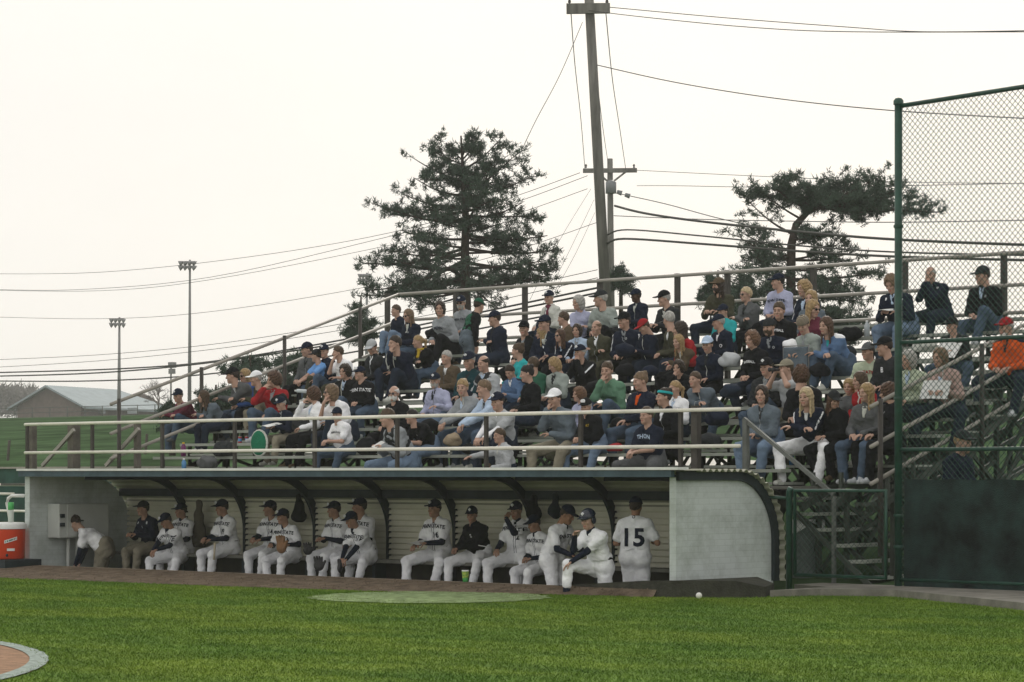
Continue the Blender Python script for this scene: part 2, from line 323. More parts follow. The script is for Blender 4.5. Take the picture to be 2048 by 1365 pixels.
def skeleton(o):
    pose = o.get('pose', 'lap'); a = o.get('lean', LEAN.get(pose, .1)); tw = o.get('twist', 0); fat = o.get('fat', 1.0)
    st = o.get('stand', 0); K = {}
    hip = V3(0, 0, .1 if not st else .92); K['hip'] = hip
    sd = V3(math.sin(o.get('tilt', 0)), -math.sin(a), math.cos(a)); sd /= np.linalg.norm(sd)
    sm = V3(sd[0], -math.sin(a*.6), math.cos(a*.6)); sm /= np.linalg.norm(sm)
    K['waist'] = hip+sm*.2; K['chest'] = K['waist']+sd*.2; T = rz(R(tw)); K['T'] = T
    K['neck'] = K['chest']+sd*.13
    nd = V3(sd[0]*.5, -math.sin(a*.55+.15), math.cos(a*.55+.15)); nd /= np.linalg.norm(nd)
    K['head'] = K['neck']+nd*.17+V3(0, -.012, 0)
    sh = {}
    for s_ in (-1, 1): sh[s_] = K['chest']+sd*.052+T@V3(s_*(.145 if o.get('fem') else .168)*(1+.3*(fat-1)), .01, 0)
    K['sh'] = sh; F = T
    hd = K['head']; tg = {}
    lap = {-1: V3(-.09, -.3, .235), 1: V3(.09, -.33, .235)}
    if pose == 'knees': tg = {-1: V3(-.035, -.6, .2), 1: V3(.035, -.58, .22)}
    elif pose == 'cross': tg = {-1: V3(.13, -.5, .3), 1: V3(-.13, -.47, .32)}
    elif pose == 'crossed': tg = {-1: K['waist']+V3(.11, -.22, .07), 1: K['waist']+V3(-.11, -.2, .1)}
    elif pose in ('chin', 'mouth'): tg = {-1: hd+V3(-.015, -.12, -.16), 1: V3(.02, -.32, .27)}
    elif pose == 'chin2': tg = {-1: hd+V3(-.03, -.11, -.15), 1: hd+V3(.03, -.11, -.15)}
    elif pose in ('hold', 'write'): tg = {-1: V3(-.1, -.4, .32), 1: V3(.1, -.4, .32)}
    elif pose == 'drink': tg = {-1: hd+V3(-.08, -.16, -.14), 1: lap[1]}
    elif pose == 'binoc': tg = {-1: hd+V3(-.06, -.15, -.05), 1: hd+V3(.06, -.15, -.05)}
    elif pose == 'side': tg = {-1: V3(-.3, .02, .06), 1: lap[1]}
    elif pose == 'rail': tg = {-1: V3(-.2, -.62, .42), 1: lap[1]}
    elif pose == 'arm': tg = {-1: lap[-1], 1: V3(.3, -.15, .32)}
    else: tg = dict(lap)
    if st: tg = {-1: V3(-.24, -.1, .82), 1: V3(.24, -.12, .82)}
    j = o.get('jit', 0)
    if j and not st: tg = {k: v+V3(j*math.sin(7*k+j*90), j*math.cos(5*k+j*70)*.8, abs(j)*.25) if pose in ('lap', 'cross', 'crossed', 'knees') else v for k, v in tg.items()}
    tg.update({k: V3(*v) for k, v in o.get('hands', {}).items()})
    K['el'] = {}; K['wr'] = {}
    for s_ in (-1, 1):
        e, w = ik(sh[s_], tg[s_], .29, .26, V3(*o.get('eh', {}).get(s_, (s_*.6, .35, -.9)))); K['el'][s_] = e; K['wr'][s_] = w
    legs = o.get('legs', 'n'); K['kn'] = {}; K['an'] = {}; K['hj'] = {}; fz = o.get('fz', -.36)
    for s_ in (-1, 1):
        hj = hip+V3(s_*.09, -.02, 0); K['hj'][s_] = hj; w = o.get('spread', .13)
        ft = V3(s_*w, -.46, fz); hint = V3(s_*.25, -.7, .8)
        if legs == 'up': ft = V3(s_*.1, -.5, fz+.22)
        if legs == 'half' and s_ == 1: ft = V3(.1, -.5, fz+.22)
        if legs == 'x' and s_ == -1: ft = V3(.16, -.5, fz+.17); hint = V3(-.1, -.5, 1)
        if legs == 'wide': ft = V3(s_*.26, -.46, fz); hint = V3(s_*.7, -.7, .6)
        if legs == 'back': ft = V3(s_*.12, -.3, fz)
        if st: ft = V3(s_*.12, 0, .08); hint = V3(0, -1, 0)
        if 'feet' in o: ft = V3(*o['feet'][s_])
        if 'kh' in o: hint = V3(*o['kh'][s_])
        k_, an = ik(hj, ft, .44, .42, hint); K['kn'][s_] = k_; K['an'][s_] = an
    return K
def torso(s, K, g, k, fat, hem=None, fem=False):
    if fem: fat = fat*.92
    T = K['T']; hip, wa, ch, nk = K['hip'], K['waist'], K['chest'], K['neck']
    for s_ in (-1, 1):
        s.cone(hip+V3(s_*.07*fat, .01, .0), wa+V3(s_*.052*fat, 0, 0), .108*fat+g, (.082 if fem else .094)*fat+g, k)
        s.cone(wa+V3(s_*.052*fat, 0, 0), ch+T@V3(s_*.075*fat, 0, 0), (.082 if fem else .094)*fat+g, .1*fat**.5+g, k)
        s.cone(ch+T@V3(s_*.08, 0, 0), K['sh'][s_], .09+g, .05+g, k); s.cone(nk+V3(0, .01, -.02), K['sh'][s_]*.75+nk*.25, .052+g*.7, .04+g, k)
        if fem: c = ch+T@V3(s_*.07, -.07, -.03); s.ell(c, (.062+g, .058+g, .06+g), .03)
    if fat > 1.25: s.ell(wa+V3(0, -.04, -.04), (.13*fat+g, .1*fat+g, .13+g), .05)
def bounds(K, m=.17):
    P = [K['hip'], K['chest'], K['head'], K['neck']]+[K[a][b] for a in ('sh', 'el', 'wr', 'kn', 'an') for b in (-1, 1)]
    P = np.array(P); return P.min(0)-m, P.max(0)+m
def to4(Rm, p, sc_=1.0):
    M = Matrix.Identity(4)
    for i in range(3):
        for j in range(3): M[i][j] = Rm[i, j]*sc_
        M[i][3] = p[i]
    return M
PEOPLE = []
def person(root, yaw, S, o, label, group=None):
    """root: seat/foot point in the world, yaw: body heading, S: size"""
    K = skeleton(o); fem = o.get('fem', False); fat = o.get('fat', 1.0); sd_ = len(PEOPLE)+1; sk = skinmat(o.get('skin', 'l')); lo, hi = bounds(K)
    top = C[o['top']]; leg = C[o['leg']]; sleeve = o.get('sleeve', 'long'); bare = o.get('shorts', False)
    # body: one continuous skin
    s = SDF(lo, hi, .0165)
    torso(s, K, -.012, .04, fat, fem=fem); s.cone(K['neck']+V3(0, .015, -.05), K['head']+V3(0, .015, -.05), .058, .052, .03)
    af = .9 if fem else 1.05
    for s_ in (-1, 1):
        s.cone(K['sh'][s_], K['el'][s_], .05*af, .039*af, .02); s.cone(K['el'][s_], K['wr'][s_], .04*af, .027*af, .012)
        s.cone(K['hj'][s_], K['kn'][s_], .082, .055, .03); s.cone(K['kn'][s_], K['kn'][s_]*.6+K['an'][s_]*.4, .054, .055, .02); s.cone(K['kn'][s_]*.6+K['an'][s_]*.4, K['an'][s_], .055, .036, .02)
    P, F = s.mesh(); mi = np.zeros(len(F)); Ps, Fs, Ms = [P], [F], [mi]; n = len(P)
    hy = R(o.get('hy', 0)); hp = R(o.get('hp', 0)); HR = rz(hy)@rx(hp)
    hP, hF, hM = HEADS[1 if fem else 0]; q = (hP*1.03)@HR.T+K['head']; Ps.append(q); Fs.append(hF+n); Ms.append(hM); n += len(q)
    hk = o.get('hk', {}); pose = o.get('pose', 'lap')
    for s_ in (-1, 1):
        kind = hk.get(s_, 'grip' if pose in ('knees', 'hold', 'write', 'drink', 'binoc') else 'relax'); aP, aF = HANDS[kind]; aP = aP.copy(); aF = aF.copy()
        fa = K['wr'][s_]-K['el'][s_]; fa /= np.linalg.norm(fa); up = V3(0, -.2, 1.)
        hd_ = fa
        if pose in ('lap', 'cross', 'crossed', 'side', 'arm', 'knees') : hd_ = fa+V3(-s_*.35, -.1, -.25)
        near = np.linalg.norm(K['wr'][s_]-K['head']) < .27
        if near: hd_ = fa*.4+(K['head']+V3(0, -.05, -.05)-K['wr'][s_])*4; up = V3(s_*.3, -1., .1)
        if s_ == 1: aP[:, 0] *= -1; aF = aF[:, ::-1]
        Rm = frame(hd_, up) if True else None
        q = (aP*.96)@Rm.T+K['wr'][s_]; Ps.append(q); Fs.append(aF+n); Ms.append(np.zeros(len(aF))); n += len(q)
        K.setdefault('hR', {})[s_] = Rm
    lipm = mat('lips', tuple(a*b for a, b in zip(SKIN[o.get('skin', 'l')], (.85, .5, .5))), .5, 0)
    browm = mat('brow', tuple(a*b for a, b in zip(SKIN[o.get('skin', 'l')], (.5, .42, .38))), .7, 0)
    me = np_mesh('person', np.concatenate(Ps), np.concatenate(Fs), [sk, EYE, lipm, browm], np.concatenate(Ms))
    ob = link('person', me); ob.matrix_world = Matrix.Translation(root) @ Matrix.Rotation(yaw, 4, 'Z') @ Matrix.Scale(S, 4)
    tag(ob, label, 'person', group)
    def part(name, s, m, par=ob, seed=0):
        P, F = s.mesh()
        if len(F) == 0: return None
        p = link(name, np_mesh(name, P, F, [m] if not isinstance(m, list) else m), par); return p
    def piece(name, t, m, par=ob, Mx=None):
        p = link(name, tpl_mesh(t, m), par); p.matrix_local = Mx if Mx is not None else to4(HR, K['head'], 1.03); return p
    # trousers
    if not o.get('skirt'):
        s = SDF(lo, hi, .017); g = .019
        for s_ in (-1, 1):
            s.cone(K['hip']+V3(s_*.075*fat, .015, 0), K['hip']+V3(s_*.07*fat, 0, .13), .118*fat+g, .1*fat+g, .04)
            e = K['an'][s_] if not bare else K['kn'][s_]*.85+K['an'][s_]*.15
            s.cone(K['hj'][s_], K['kn'][s_], .094*fat+g, .064+g, .035)
            if not bare: s.cone(K['kn'][s_], e+(K['kn'][s_]-e)*(.0 if not o.get('knick') else .35), .058+g, .046+g, .02)
        s.noise(.008, 34, sd_); s.noise(.004, 70, sd_)
        part('shorts' if bare else 'trousers', s, cloth(leg))
    if o.get('knick'):
        for s_ in (-1, 1):
            s = SDF(lo, hi, .017); s.cone(K['kn'][s_]*.6+K['an'][s_]*.4, K['an'][s_], .06, .044, .02); part('sock', s, cloth(C['navy']))
    # under layer
    if 'under' in o:
        s = SDF(lo, hi, .0165)
        for s_ in (-1, 1): s.cone(K['sh'][s_], K['el'][s_], .058, .047, .02); s.cone(K['el'][s_], K['wr'][s_], .048, .034, .012)
        s.cone(K['neck']+V3(0, 0, -.04), K['neck']*.75+K['head']*.25, .075, .06, .01)
        s.noise(.003, 60, sd_); part('undershirt', s, cloth(C[o['under']]))
    # shirt / jacket
    s = SDF(lo, hi, .0165); loose = o.get('loose', 1.0); g = .02*loose
    torso(s, K, g, .05, fat, fem=fem)
    for s_ in (-1, 1):
        if sleeve == 'none': continue
        if sleeve == 'short':
            m_ = K['sh'][s_]*.32+K['el'][s_]*.68; s.cone(K['sh'][s_], m_, .062+g*.6, .062+g*.5, .03); dr = K['el'][s_]-K['sh'][s_]
        else:
            s.cone(K['sh'][s_], K['el'][s_], .052+g, .046+g*.8, .03); s.cone(K['el'][s_], K['wr'][s_], .047+g*.8, .036+g*.4, .015)
    if o.get('hood'): s.cone(K['neck']+V3(-.05, .06, 0), K['neck']+V3(.05, .06, 0), .04, .04, .02)
    if o.get('collar', 1): s.cone(K['neck']+V3(0, .012, -.03), K['neck']*.72+K['head']*.28+V3(0, .02, 0), .078, .07, .015)
    s.clip((0, 0, 1) if not o.get('hood') else (0, -.1, 1), (K['neck']*.7+K['head']*.3)[2]+.0)
    if 'belt' in o: s.clip((0, 0, -1), -(K['hip'][2]+(.1 if o.get('stand') else .04)))
    s.noise(.009, 27, sd_*1.3); s.noise(.0065, 58, sd_)
    jn = o.get('jname', 'jacket' if sleeve == 'long' else 'shirt')
    jf = s.v.copy(); zipc = o.get('zip')
    jk = part(jn, s, cloth(top, 3, C[zipc]) if zipc else cloth(top, o.get('jersey', False)))
    def patch(nm, cones, colr):
        q_ = SDF(lo, hi, .0165)
        for a_, b_, r_ in cones: q_.cone(a_, b_, r_, r_, .005)
        q_.v = np.maximum(jf-.006, q_.v); part(nm, q_, cloth(C[colr]))
    ch_, wa_, nk_ = K['chest'], K['waist'], K['neck']
    if o.get('inner'): patch('inner_shirt', [(nk_+V3(z_*.03, -.08, .0), ch_+V3(0, -.13, -.03), .021) for z_ in (-1, 1)], o['inner'])
    if o.get('panel') == 'side': [patch('side_panel', [(ch_+K['T']@V3(z_*.12, -.12, .06), wa_+K['T']@V3(z_*.15, -.08, .0), .022)], 'white') for z_ in (-1, 1)]
    if o.get('panel') == 'sleeve': [patch('sleeve_stripe', [(K['sh'][z_]+V3(z_*.06, -.04, .02), K['el'][z_]*.8+K['sh'][z_]*.2+V3(z_*.05, -.04, 0), .018)], 'white') for z_ in (-1, 1)]
    if o.get('panel') == 'chest': patch('chest_band', [(ch_+K['T']@V3(-.3, -.1, -.03), ch_+K['T']@V3(.3, -.1, -.03), .045)], o.get('bandc', 'white'))
    if o.get('panel') == 'yoke': patch('yoke', [(K['sh'][-1]+V3(0, 0, .04), K['sh'][1]+V3(0, 0, .04), .075)], o.get('bandc', 'white'))
    if 'belt' in o:
        s = SDF(lo, hi, .0165); s.v[:] = .15
        for s_ in (-1, 1): s.cone(K['hip']+V3(s_*.075, .015, .09), K['hip']+V3(s_*.07, 0, .14), .125, .122, .04)
        s.clip((0, 0, 1), K['hip'][2]+.15); s.clip((0, 0, -1), -(K['hip'][2]+.108)); part('belt', s, cloth(C['black']))
    if 'vest' in o:
        s = SDF(lo, hi, .0165); torso(s, K, .034, .04, fat*.95); s.clip((0, 0, 1), K['neck'][2]+.03); s.clip((0, 0, -1), -(K['hip'][2]-.03))
        if o.get('open'): s.cone(K['hip']+V3(0, -.2, .1), K['neck']+V3(0, -.12, 0), .07, .06, .01, True)
        for s_ in (-1, 1): s.cone(K['sh'][s_], K['el'][s_], .088, .088, .01, True)
        s.v = s.v+.008*np.abs(np.sin(s.ax[2]*38))[None, None, :]; s.noise(.006, 40, sd_); part('vest', s, cloth(C[o['vest']]))
    if 'scarf' in o:
        s = SDF(K['neck']-.2, K['neck']+.2, .012); s.ell(K['neck']+V3(0, .0, .0), (.1, .1, .045), .01); s.cone(K['neck']+V3(.03, -.08, -.02), K['neck']+V3(.05, -.13, -.16), .03, .03, .02); s.noise(.01, 60, 1)
        part('scarf', s, cloth(C[o['scarf']]))
    # shoes
    if o.get('shoes', 'white') and not o.get('nofeet'):
        sm_ = cloth(C[o.get('shoes', 'lgrey')])
        for s_ in (-1, 1):
            f = K['an'][s_]-K['kn'][s_]; fr = V3(f[0]*.0+s_*.12, -1, 0)
            piece('shoe', 'shoe', sm_, Mx=to4(rz(s_*.15), K['an'][s_]+V3(0, 0, .0)))
    # hair and headwear
    hr = o.get('hair'); cap = o.get('cap')
    if hr and hr != 'none':
        st_, hc = hr.split('/')
        piece('hair', st_, hairmat(hc))
    if o.get('beard'): piece('beard', 'beard', hairmat(o['beard']))
    if cap:
        back = cap.startswith('<'); cc = cap.strip('<').split('/'); Mc = to4(HR@rz(math.pi) if back else HR, K['head'], 1.05)
        kind = 'helmet' if o.get('helmet') else 'cap'
        cm = mat('helmet_shell', C[cc[0]], .25, .05, 5, spec=.5) if o.get('helmet') else cloth(C[cc[0]])
        cp = link('helmet' if o.get('helmet') else 'cap', tpl_mesh(kind, cm), ob); cp.matrix_local = Mc
        b = link('brim', tpl_mesh('brim', cm if len(cc) < 2 else cloth(C[cc[1]])), cp)
        if o.get('logo'):
            lg = MB()
            if o['logo'] == 'front': lg.prism([(-.03, .08), (.03, .08), (.036, .11), (.02, .128), (-.02, .128), (-.036, .11)], 1, -.106, -.075)
            else: lettering_ring(lg, o['logo'])
            l = lg.build('cap_logo', cloth(C['white']), None); l.parent = cp; l.location = (0, 0, 0)
            l.data.transform(Matrix.Translation(Vector(l['_w'])))
    if o.get('beanie'):
        piece('beanie', 'beanie', STRIPE if o['beanie'] == 'stripe' else cloth(C[o['beanie']]))
    if o.get('shades'): piece('sunglasses', 'shades', mat('lens', (.01, .01, .012), .2, 0, spec=.5))
    if o.get('band'):
        s = hs((-.13, -.15, 0), (.13, .16, .12), .008); cran(s, .02); s.clip((0, .15, 1), .085).clip((0, -.15, -1), -.05); P, F = s.mesh()
        b = link('headband', np_mesh('headband', P, F, [cloth(C[o['band']])]), ob); b.matrix_local = to4(HR, K['head'], 1.05)
    # lettering sewn on the shirt
    ch = K['chest']; bv = None
    for (txt, size, dx, dz, side, colr) in o.get('text', []):
        if bv is None:
            pv = [v.co.copy() for v in jk.data.vertices]; bv = BVHTree.FromPolygons(pv, [tuple(p.vertices) for p in jk.data.polygons])
        put_text(jk, bv, txt, size, ch, K['T'], dx, dz, side, colr, o.get('lean', LEAN.get(pose, .1)))
    PEOPLE.append(ob)
    ob['_hand'] = 0
    return ob, K
def lettering_ring(lg, kind):       # a small embroidered mark on the cap front
    for k in range(12):
        a = 2*math.pi*k/12; b = 2*math.pi*(k+1)/12
        if kind == 'ring' or k not in (2, 8):
            lg.prism([(.02*math.cos(a), .098+.016*math.sin(a)), (.02*math.cos(b), .098+.016*math.sin(b)), (.011*math.cos(b), .098+.008*math.sin(b)), (.011*math.cos(a), .098+.008*math.sin(a))], 1, -.104, -.08)
    if kind != 'ring': lg.prism([(-.004, .075), (.004, .075), (.004, .12), (-.004, .12)], 1, -.106, -.08)
FONTS = {}
def text_geo(txt, arc):
    k = (txt, arc)
    if k not in FONTS:
        cu = bpy.data.curves.new('t', 'FONT'); cu.body = txt; cu.align_x = 'CENTER'; cu.size = 1; cu.offset = .03; cu.resolution_u = 3; cu.space_character = 1.05
        o = bpy.data.objects.new('t', cu); COL.objects.link(o); dg = bpy.context.evaluated_depsgraph_get()
        me = bpy.data.meshes.new_from_object(o.evaluated_get(dg)); bm_ = bmesh.new(); bm_.from_mesh(me); bmesh.ops.remove_doubles(bm_, verts=bm_.verts, dist=1e-4); bmesh.ops.triangulate(bm_, faces=bm_.faces)
        for _ in range(4):
            ed = [e_ for e_ in bm_.edges if e_.calc_length() > .16]
            if ed: bmesh.ops.subdivide_edges(bm_, edges=ed, cuts=1); bmesh.ops.triangulate(bm_, faces=bm_.faces)
        bm_.verts.index_update(); v = [tuple(q.co) for q in bm_.verts]; f = [tuple(w_.index for w_ in p.verts) for p in bm_.faces]; bm_.free()
        bpy.data.objects.remove(o); bpy.data.curves.remove(cu); bpy.data.meshes.remove(me); FONTS[k] = (v, f)
    return FONTS[k]
def put_text(jk, bv, txt, size, ch, T, dx, dz, side, colr, lean):
    v, f = text_geo(txt, 0); co = []; w = max(q[0] for q in v)
    y0 = -.6 if side == 'f' else .6; sx = 1 if side == 'f' else -1
    ax = V3(0, -math.sin(lean), math.cos(lean)); nr = V3(0, -math.cos(lean), -math.sin(lean))*(1 if side == 'f' else -1)
    for q in v:
        arc = -abs(q[0]/max(w, .1))**2*.18*len(txt)/5 if len(txt) > 3 else 0
        X = q[0]*size*sx+dx*sx; p = ch+T@V3(X, 0, 0)+ax*((q[1]+arc-.35)*size+dz); o_ = p+T@nr*.5
        hit, nrm, _, _ = bv.ray_cast(Vector(o_), Vector(-(T@nr)), 1.0)
        co.append(tuple(Vector(p+T@nr*.12) if hit is None else hit+Vector(T@nr)*.01))
    me = bpy.data.meshes.new('lettering'); me.from_pydata(co, [], f); me.materials.append(cloth(C[colr])); link('lettering', me, jk)
STRIPE = bpy.data.materials.new('knit_stripes'); STRIPE.use_nodes = True
_n = STRIPE.node_tree; _w = N(_n, 'ShaderNodeTexWave', Scale=22.0); _w.bands_direction = 'Z'; _t = N(_n, 'ShaderNodeTexCoord'); _r = N(_n, 'ShaderNodeValToRGB')
_r.color_ramp.elements[0].color = (.05, .04, .03, 1); _r.color_ramp.elements[1].color = (.32, .27, .2, 1); _n.links.new(_t.outputs['Object'], _w.inputs['Vector'])
_n.links.new(_w.outputs['Fac'], _r.inputs['Fac']); _n.links.new(_r.outputs['Color'], _n.nodes['Principled BSDF'].inputs['Base Color']); _n.nodes['Principled BSDF'].inputs['Roughness'].default_value = .9
# ------------------------------------------------------------------ ground
T0, Z0, RUN, RISE = 3.9, 1.73, .61, .233
SBL = at_t(235, 900, 3.0).x; SBR = 1.06
GZ = -.09
SL = at_t(50, 950, 0).x
def terr(s, t):
    Rz_ = np.interp(t, [2.3, 3, 6, 9, 19, 44, 200, 1500], [GZ, 0, .26, .7, 2.0, 3.8, 8.6, 58.0])
    Lz = np.interp(t, [2.3, 4, 6.75, 44, 200, 1500], [GZ, .5, 1.3, 3.9, 9.78, 58.5])
    w = np.clip((-8-s)/8, 0, 1)
    return np.where(t < 2.3, GZ, Rz_*(1-w)+Lz*w)
hillm = mat('rough_grass', (.052, .088, .042), .95, .4, .5, .8, 6, spec=0)
def grid_sheet(name, ss, ts, m, fz, kind='structure', hole=None, parent=None, smooth=True):
    ss = np.array(ss); ts = np.array(ts); S_, T_ = np.meshgrid(ss, ts, indexing='ij'); Zz = fz(S_, T_); P = np.stack([S_, T_, Zz], -1).reshape(-1, 3); n = len(ts)
    F = []
    for i in range(len(ss)-1):
        for j in range(n-1):
            if hole and hole(ss[i], ss[i+1], ts[j], ts[j+1]): continue
            F.append((i*n+j, (i+1)*n+j, (i+1)*n+j+1, i*n+j+1))
    o = link(name, np_mesh(name, P, np.array(F), [m]), parent); return tag(o, kind=kind)
mg = bpy.data.materials.new('turf'); mg.use_nodes = True; nt = mg.node_tree; b = nt.nodes['Principled BSDF']; b.inputs['Roughness'].default_value = .95; b.inputs['Specular IOR Level'].default_value = .05
t_ = N(nt, 'ShaderNodeTexCoord'); m_ = N(nt, 'ShaderNodeMapping'); m_.inputs['Rotation'].default_value = (0, 0, -math.asin(.6677)); m_.inputs['Scale'].default_value = (.55, 1, 1)
n1 = N(nt, 'ShaderNodeTexNoise', Scale=1.6, Detail=8.0, Roughness=.65); n2 = N(nt, 'ShaderNodeTexNoise', Scale=14.0, Detail=6.0, Roughness=.7)
r1 = N(nt, 'ShaderNodeValToRGB'); e = r1.color_ramp.elements; e[0].position = .3; e[0].color = (.062, .13, .018, 1); e[1].position = .7; e[1].color = (.16, .255, .042, 1)
r2 = N(nt, 'ShaderNodeValToRGB'); e = r2.color_ramp.elements; e[0].position = .3; e[0].color = (.62, .66, .62, 1); e[1].position = .7; e[1].color = (1.15, 1.12, 1.05, 1)
n3 = N(nt, 'ShaderNodeTexNoise', Scale=.55, Detail=4.0, Roughness=.6); r3 = N(nt, 'ShaderNodeValToRGB'); e = r3.color_ramp.elements; e[0].position = .38; e[0].color = (.86, .92, .9, 1); e[1].position = .64; e[1].color = (1.35, 1.16, 1.05, 1)
mu3 = N(nt, 'ShaderNodeMix', data_type='RGBA', blend_type='MULTIPLY'); mu3.inputs['Factor'].default_value = 1.0; nt.links.new(m_.outputs['Vector'], n3.inputs['Vector']); nt.links.new(n3.outputs['Fac'], r3.inputs['Fac'])
mu = N(nt, 'ShaderNodeMix', data_type='RGBA', blend_type='MULTIPLY'); mu.inputs['Factor'].default_value = .75
nt.links.new(t_.outputs['Object'], m_.inputs['Vector']); nt.links.new(m_.outputs['Vector'], n1.inputs['Vector']); nt.links.new(m_.outputs['Vector'], n2.inputs['Vector'])
nt.links.new(n1.outputs['Fac'], r1.inputs['Fac']); nt.links.new(n2.outputs['Fac'], r2.inputs['Fac']); nt.links.new(r1.outputs['Color'], mu.inputs['A']); nt.links.new(r2.outputs['Color'], mu.inputs['B']); nt.links.new(mu.outputs['Result'], mu3.inputs['A']); nt.links.new(r3.outputs['Color'], mu3.inputs['B']); nt.links.new(mu3.outputs['Result'], b.inputs['Base Color'])
GZ = -.09
def base_z(S_, T_):
    return terr(S_, T_)
def lsp(a, b, n): return list(np.linspace(a, b, n))
hole = lambda s0, s1, t0, t1: (s0+s1)/2 > SL-.2 and (s0+s1)/2 < .2 and -.12 < (t0+t1)/2 < 2.2
ss = sorted(set([-900, -600, -300, -150, -90, -60, -45, -35]+lsp(-30, SL-.2, 12)+lsp(SL-.2, .2, 30)+lsp(.2, 30, 24)+[45, 80, 200, 500]))
ts = sorted(set([-40, -30, -20, -12, -6, -3, -1, -.12]+lsp(0, 2.2, 5)+lsp(2.3, 12, 14)+lsp(13, 60, 30)+[80, 110, 150, 200, 400, 700]))
def gz(S_, T_):
    return np.where(T_ < -.11, GZ, base_z(S_, T_))
ground = grid_sheet('ground', ss, ts, mg, gz, hole=hole); ground.data.materials.append(hillm)
for p_ in ground.data.polygons:
    if p_.center.y > 2.2: p_.material_index = 1
# fungus-free infield dirt strip in front of the lip: outline follows the grass edge in the photo
dirt = mat('infield_dirt', (.14, .108, .08), .95, .35, 5, .8, 40, spec=.05)
edge = [(-300, 1140), (0, 1156), (200, 1163), (420, 1172), (600, 1178), (800, 1184), (1000, 1188), (1150, 1190)]
P = [at_z(x, y, GZ+.004) for x, y in edge]+[Vector((-.1, -.2, GZ+.004))]
fr = []; bk = []
for a, b_ in zip(P[:-1], P[1:]):
    for k in range(8):
        q = a.lerp(b_, k/8); q = q+Vector((random.uniform(-.05, .05), random.uniform(-.1, .1), 0)); fr.append(q)
fr.append(P[-1]); mb = MB(); vs = []; m_n = len(fr)
for q in fr:
    for w_ in (0, .33, .66, 1): 
        tt = q.y+(-.13-q.y)*w_; vs.append((q.x, tt, GZ+.004+w_**1.3*(.088)))
mb.add(vs, [(i*4+j, (i+1)*4+j, (i+1)*4+j+1, i*4+j+1) for i in range(m_n-1) for j in range(3)], True)
mb.build('dirt_track', dirt, kind='structure')
mb = MB(); mb.box((SL-6, -.13, -.62), (at_t(1112, 1175, -.1).x, 0, .0)); mb.build('kerb', mat('packed_clay_edge', (.27, .215, .16), .95, .25, 9, .6, 50), kind='structure')
# worn pale circle on the grass and chalked home plate dirt
def disc(name, c, r, z, m, r_in=0, n=72, jit=.0, kind='structure', arc=None):
    mb = MB(); vs = []; fs = []
    for k in range(n):
        a = 2*math.pi*k/n; j = 1+random.uniform(-jit, jit)
        vs.append((c[0]+r*j*math.cos(a), c[1]+r*j*math.sin(a), z)); vs.append((c[0]+r_in*(1+random.uniform(-jit, jit)*.5)*math.cos(a), c[1]+r_in*math.sin(a), z))
    if r_in: fs = [(2*k, 2*((k+1) % n), 2*((k+1) % n)+1, 2*k+1) for k in range(n)]
    else: fs = [tuple(2*k for k in range(n))]
    mb.add(vs, fs); return mb.build(name, m, kind=kind)
c = at_z(860, 1196, GZ); disc('worn_turf_circle', c, 1.47, GZ+.012, mat('dry_turf', (.2, .26, .13), .95, .4, 5, .5, 60, spec=0), jit=.045)
A, Cc, B = [at_z(x, y, GZ) for x, y in ((0, 1285), (97, 1322), (0, 1363))]
M_ = np.array([[2*(B.x-A.x), 2*(B.y-A.y)], [2*(Cc.x-A.x), 2*(Cc.y-A.y)]]); rhs = np.array([B.x**2+B.y**2-A.x**2-A.y**2, Cc.x**2+Cc.y**2-A.x**2-A.y**2])
cc = np.linalg.solve(M_, rhs); rr = math.dist(cc, (A.x, A.y)); print('chalk', cc, rr)
disc('home_dirt', cc, rr, GZ+.006, mat('orange_clay', (.26, .15, .085), .95, .25, 7, .6, 40))
disc('chalk_line', cc, rr, GZ+.012, mat('chalk', (.25, .30, .27), .95, .35, 14, .4, 60), r_in=rr-.15, jit=.0015, n=300)
rs = np.random.RandomState(4); n = 3500; ex_ = np.array([p.x for p in P]); ey_ = np.array([p.y for p in P]); sx_ = rs.uniform(SL-3, -.2, n); l_ = np.interp(sx_, ex_, ey_); w_ = rs.rand(n)
ty_ = l_+(-.13-l_)*w_; cz_ = GZ+.004+w_**1.3*.088; r_ = .006+.016*rs.rand(n)**3; V = np.zeros((n, 4, 3)); base_ = np.stack([sx_, ty_, cz_], 1)
for k in range(3): V[:, k] = base_+np.stack([r_*math.cos(k*2.09), r_*math.sin(k*2.09), -r_*.2], 1)*rs.uniform(.7, 1.3, (n, 1))
V[:, 3] = base_+np.stack([0*r_, 0*r_, r_*.9], 1); ii = np.arange(n)[:, None]*4; Fq = np.concatenate([ii+np.array(t_) for t_ in ((0, 1, 3), (1, 2, 3), (2, 0, 3))])
tag(link('dirt_clods', np_mesh('dirt_clods', V.reshape(-1, 3), Fq, [mat('clod', (.12, .09, .065), .95, .4, 9, spec=0)])), 'small loose clods scattered over the dirt strip in front of the dugout', 'dirt', kind='stuff')
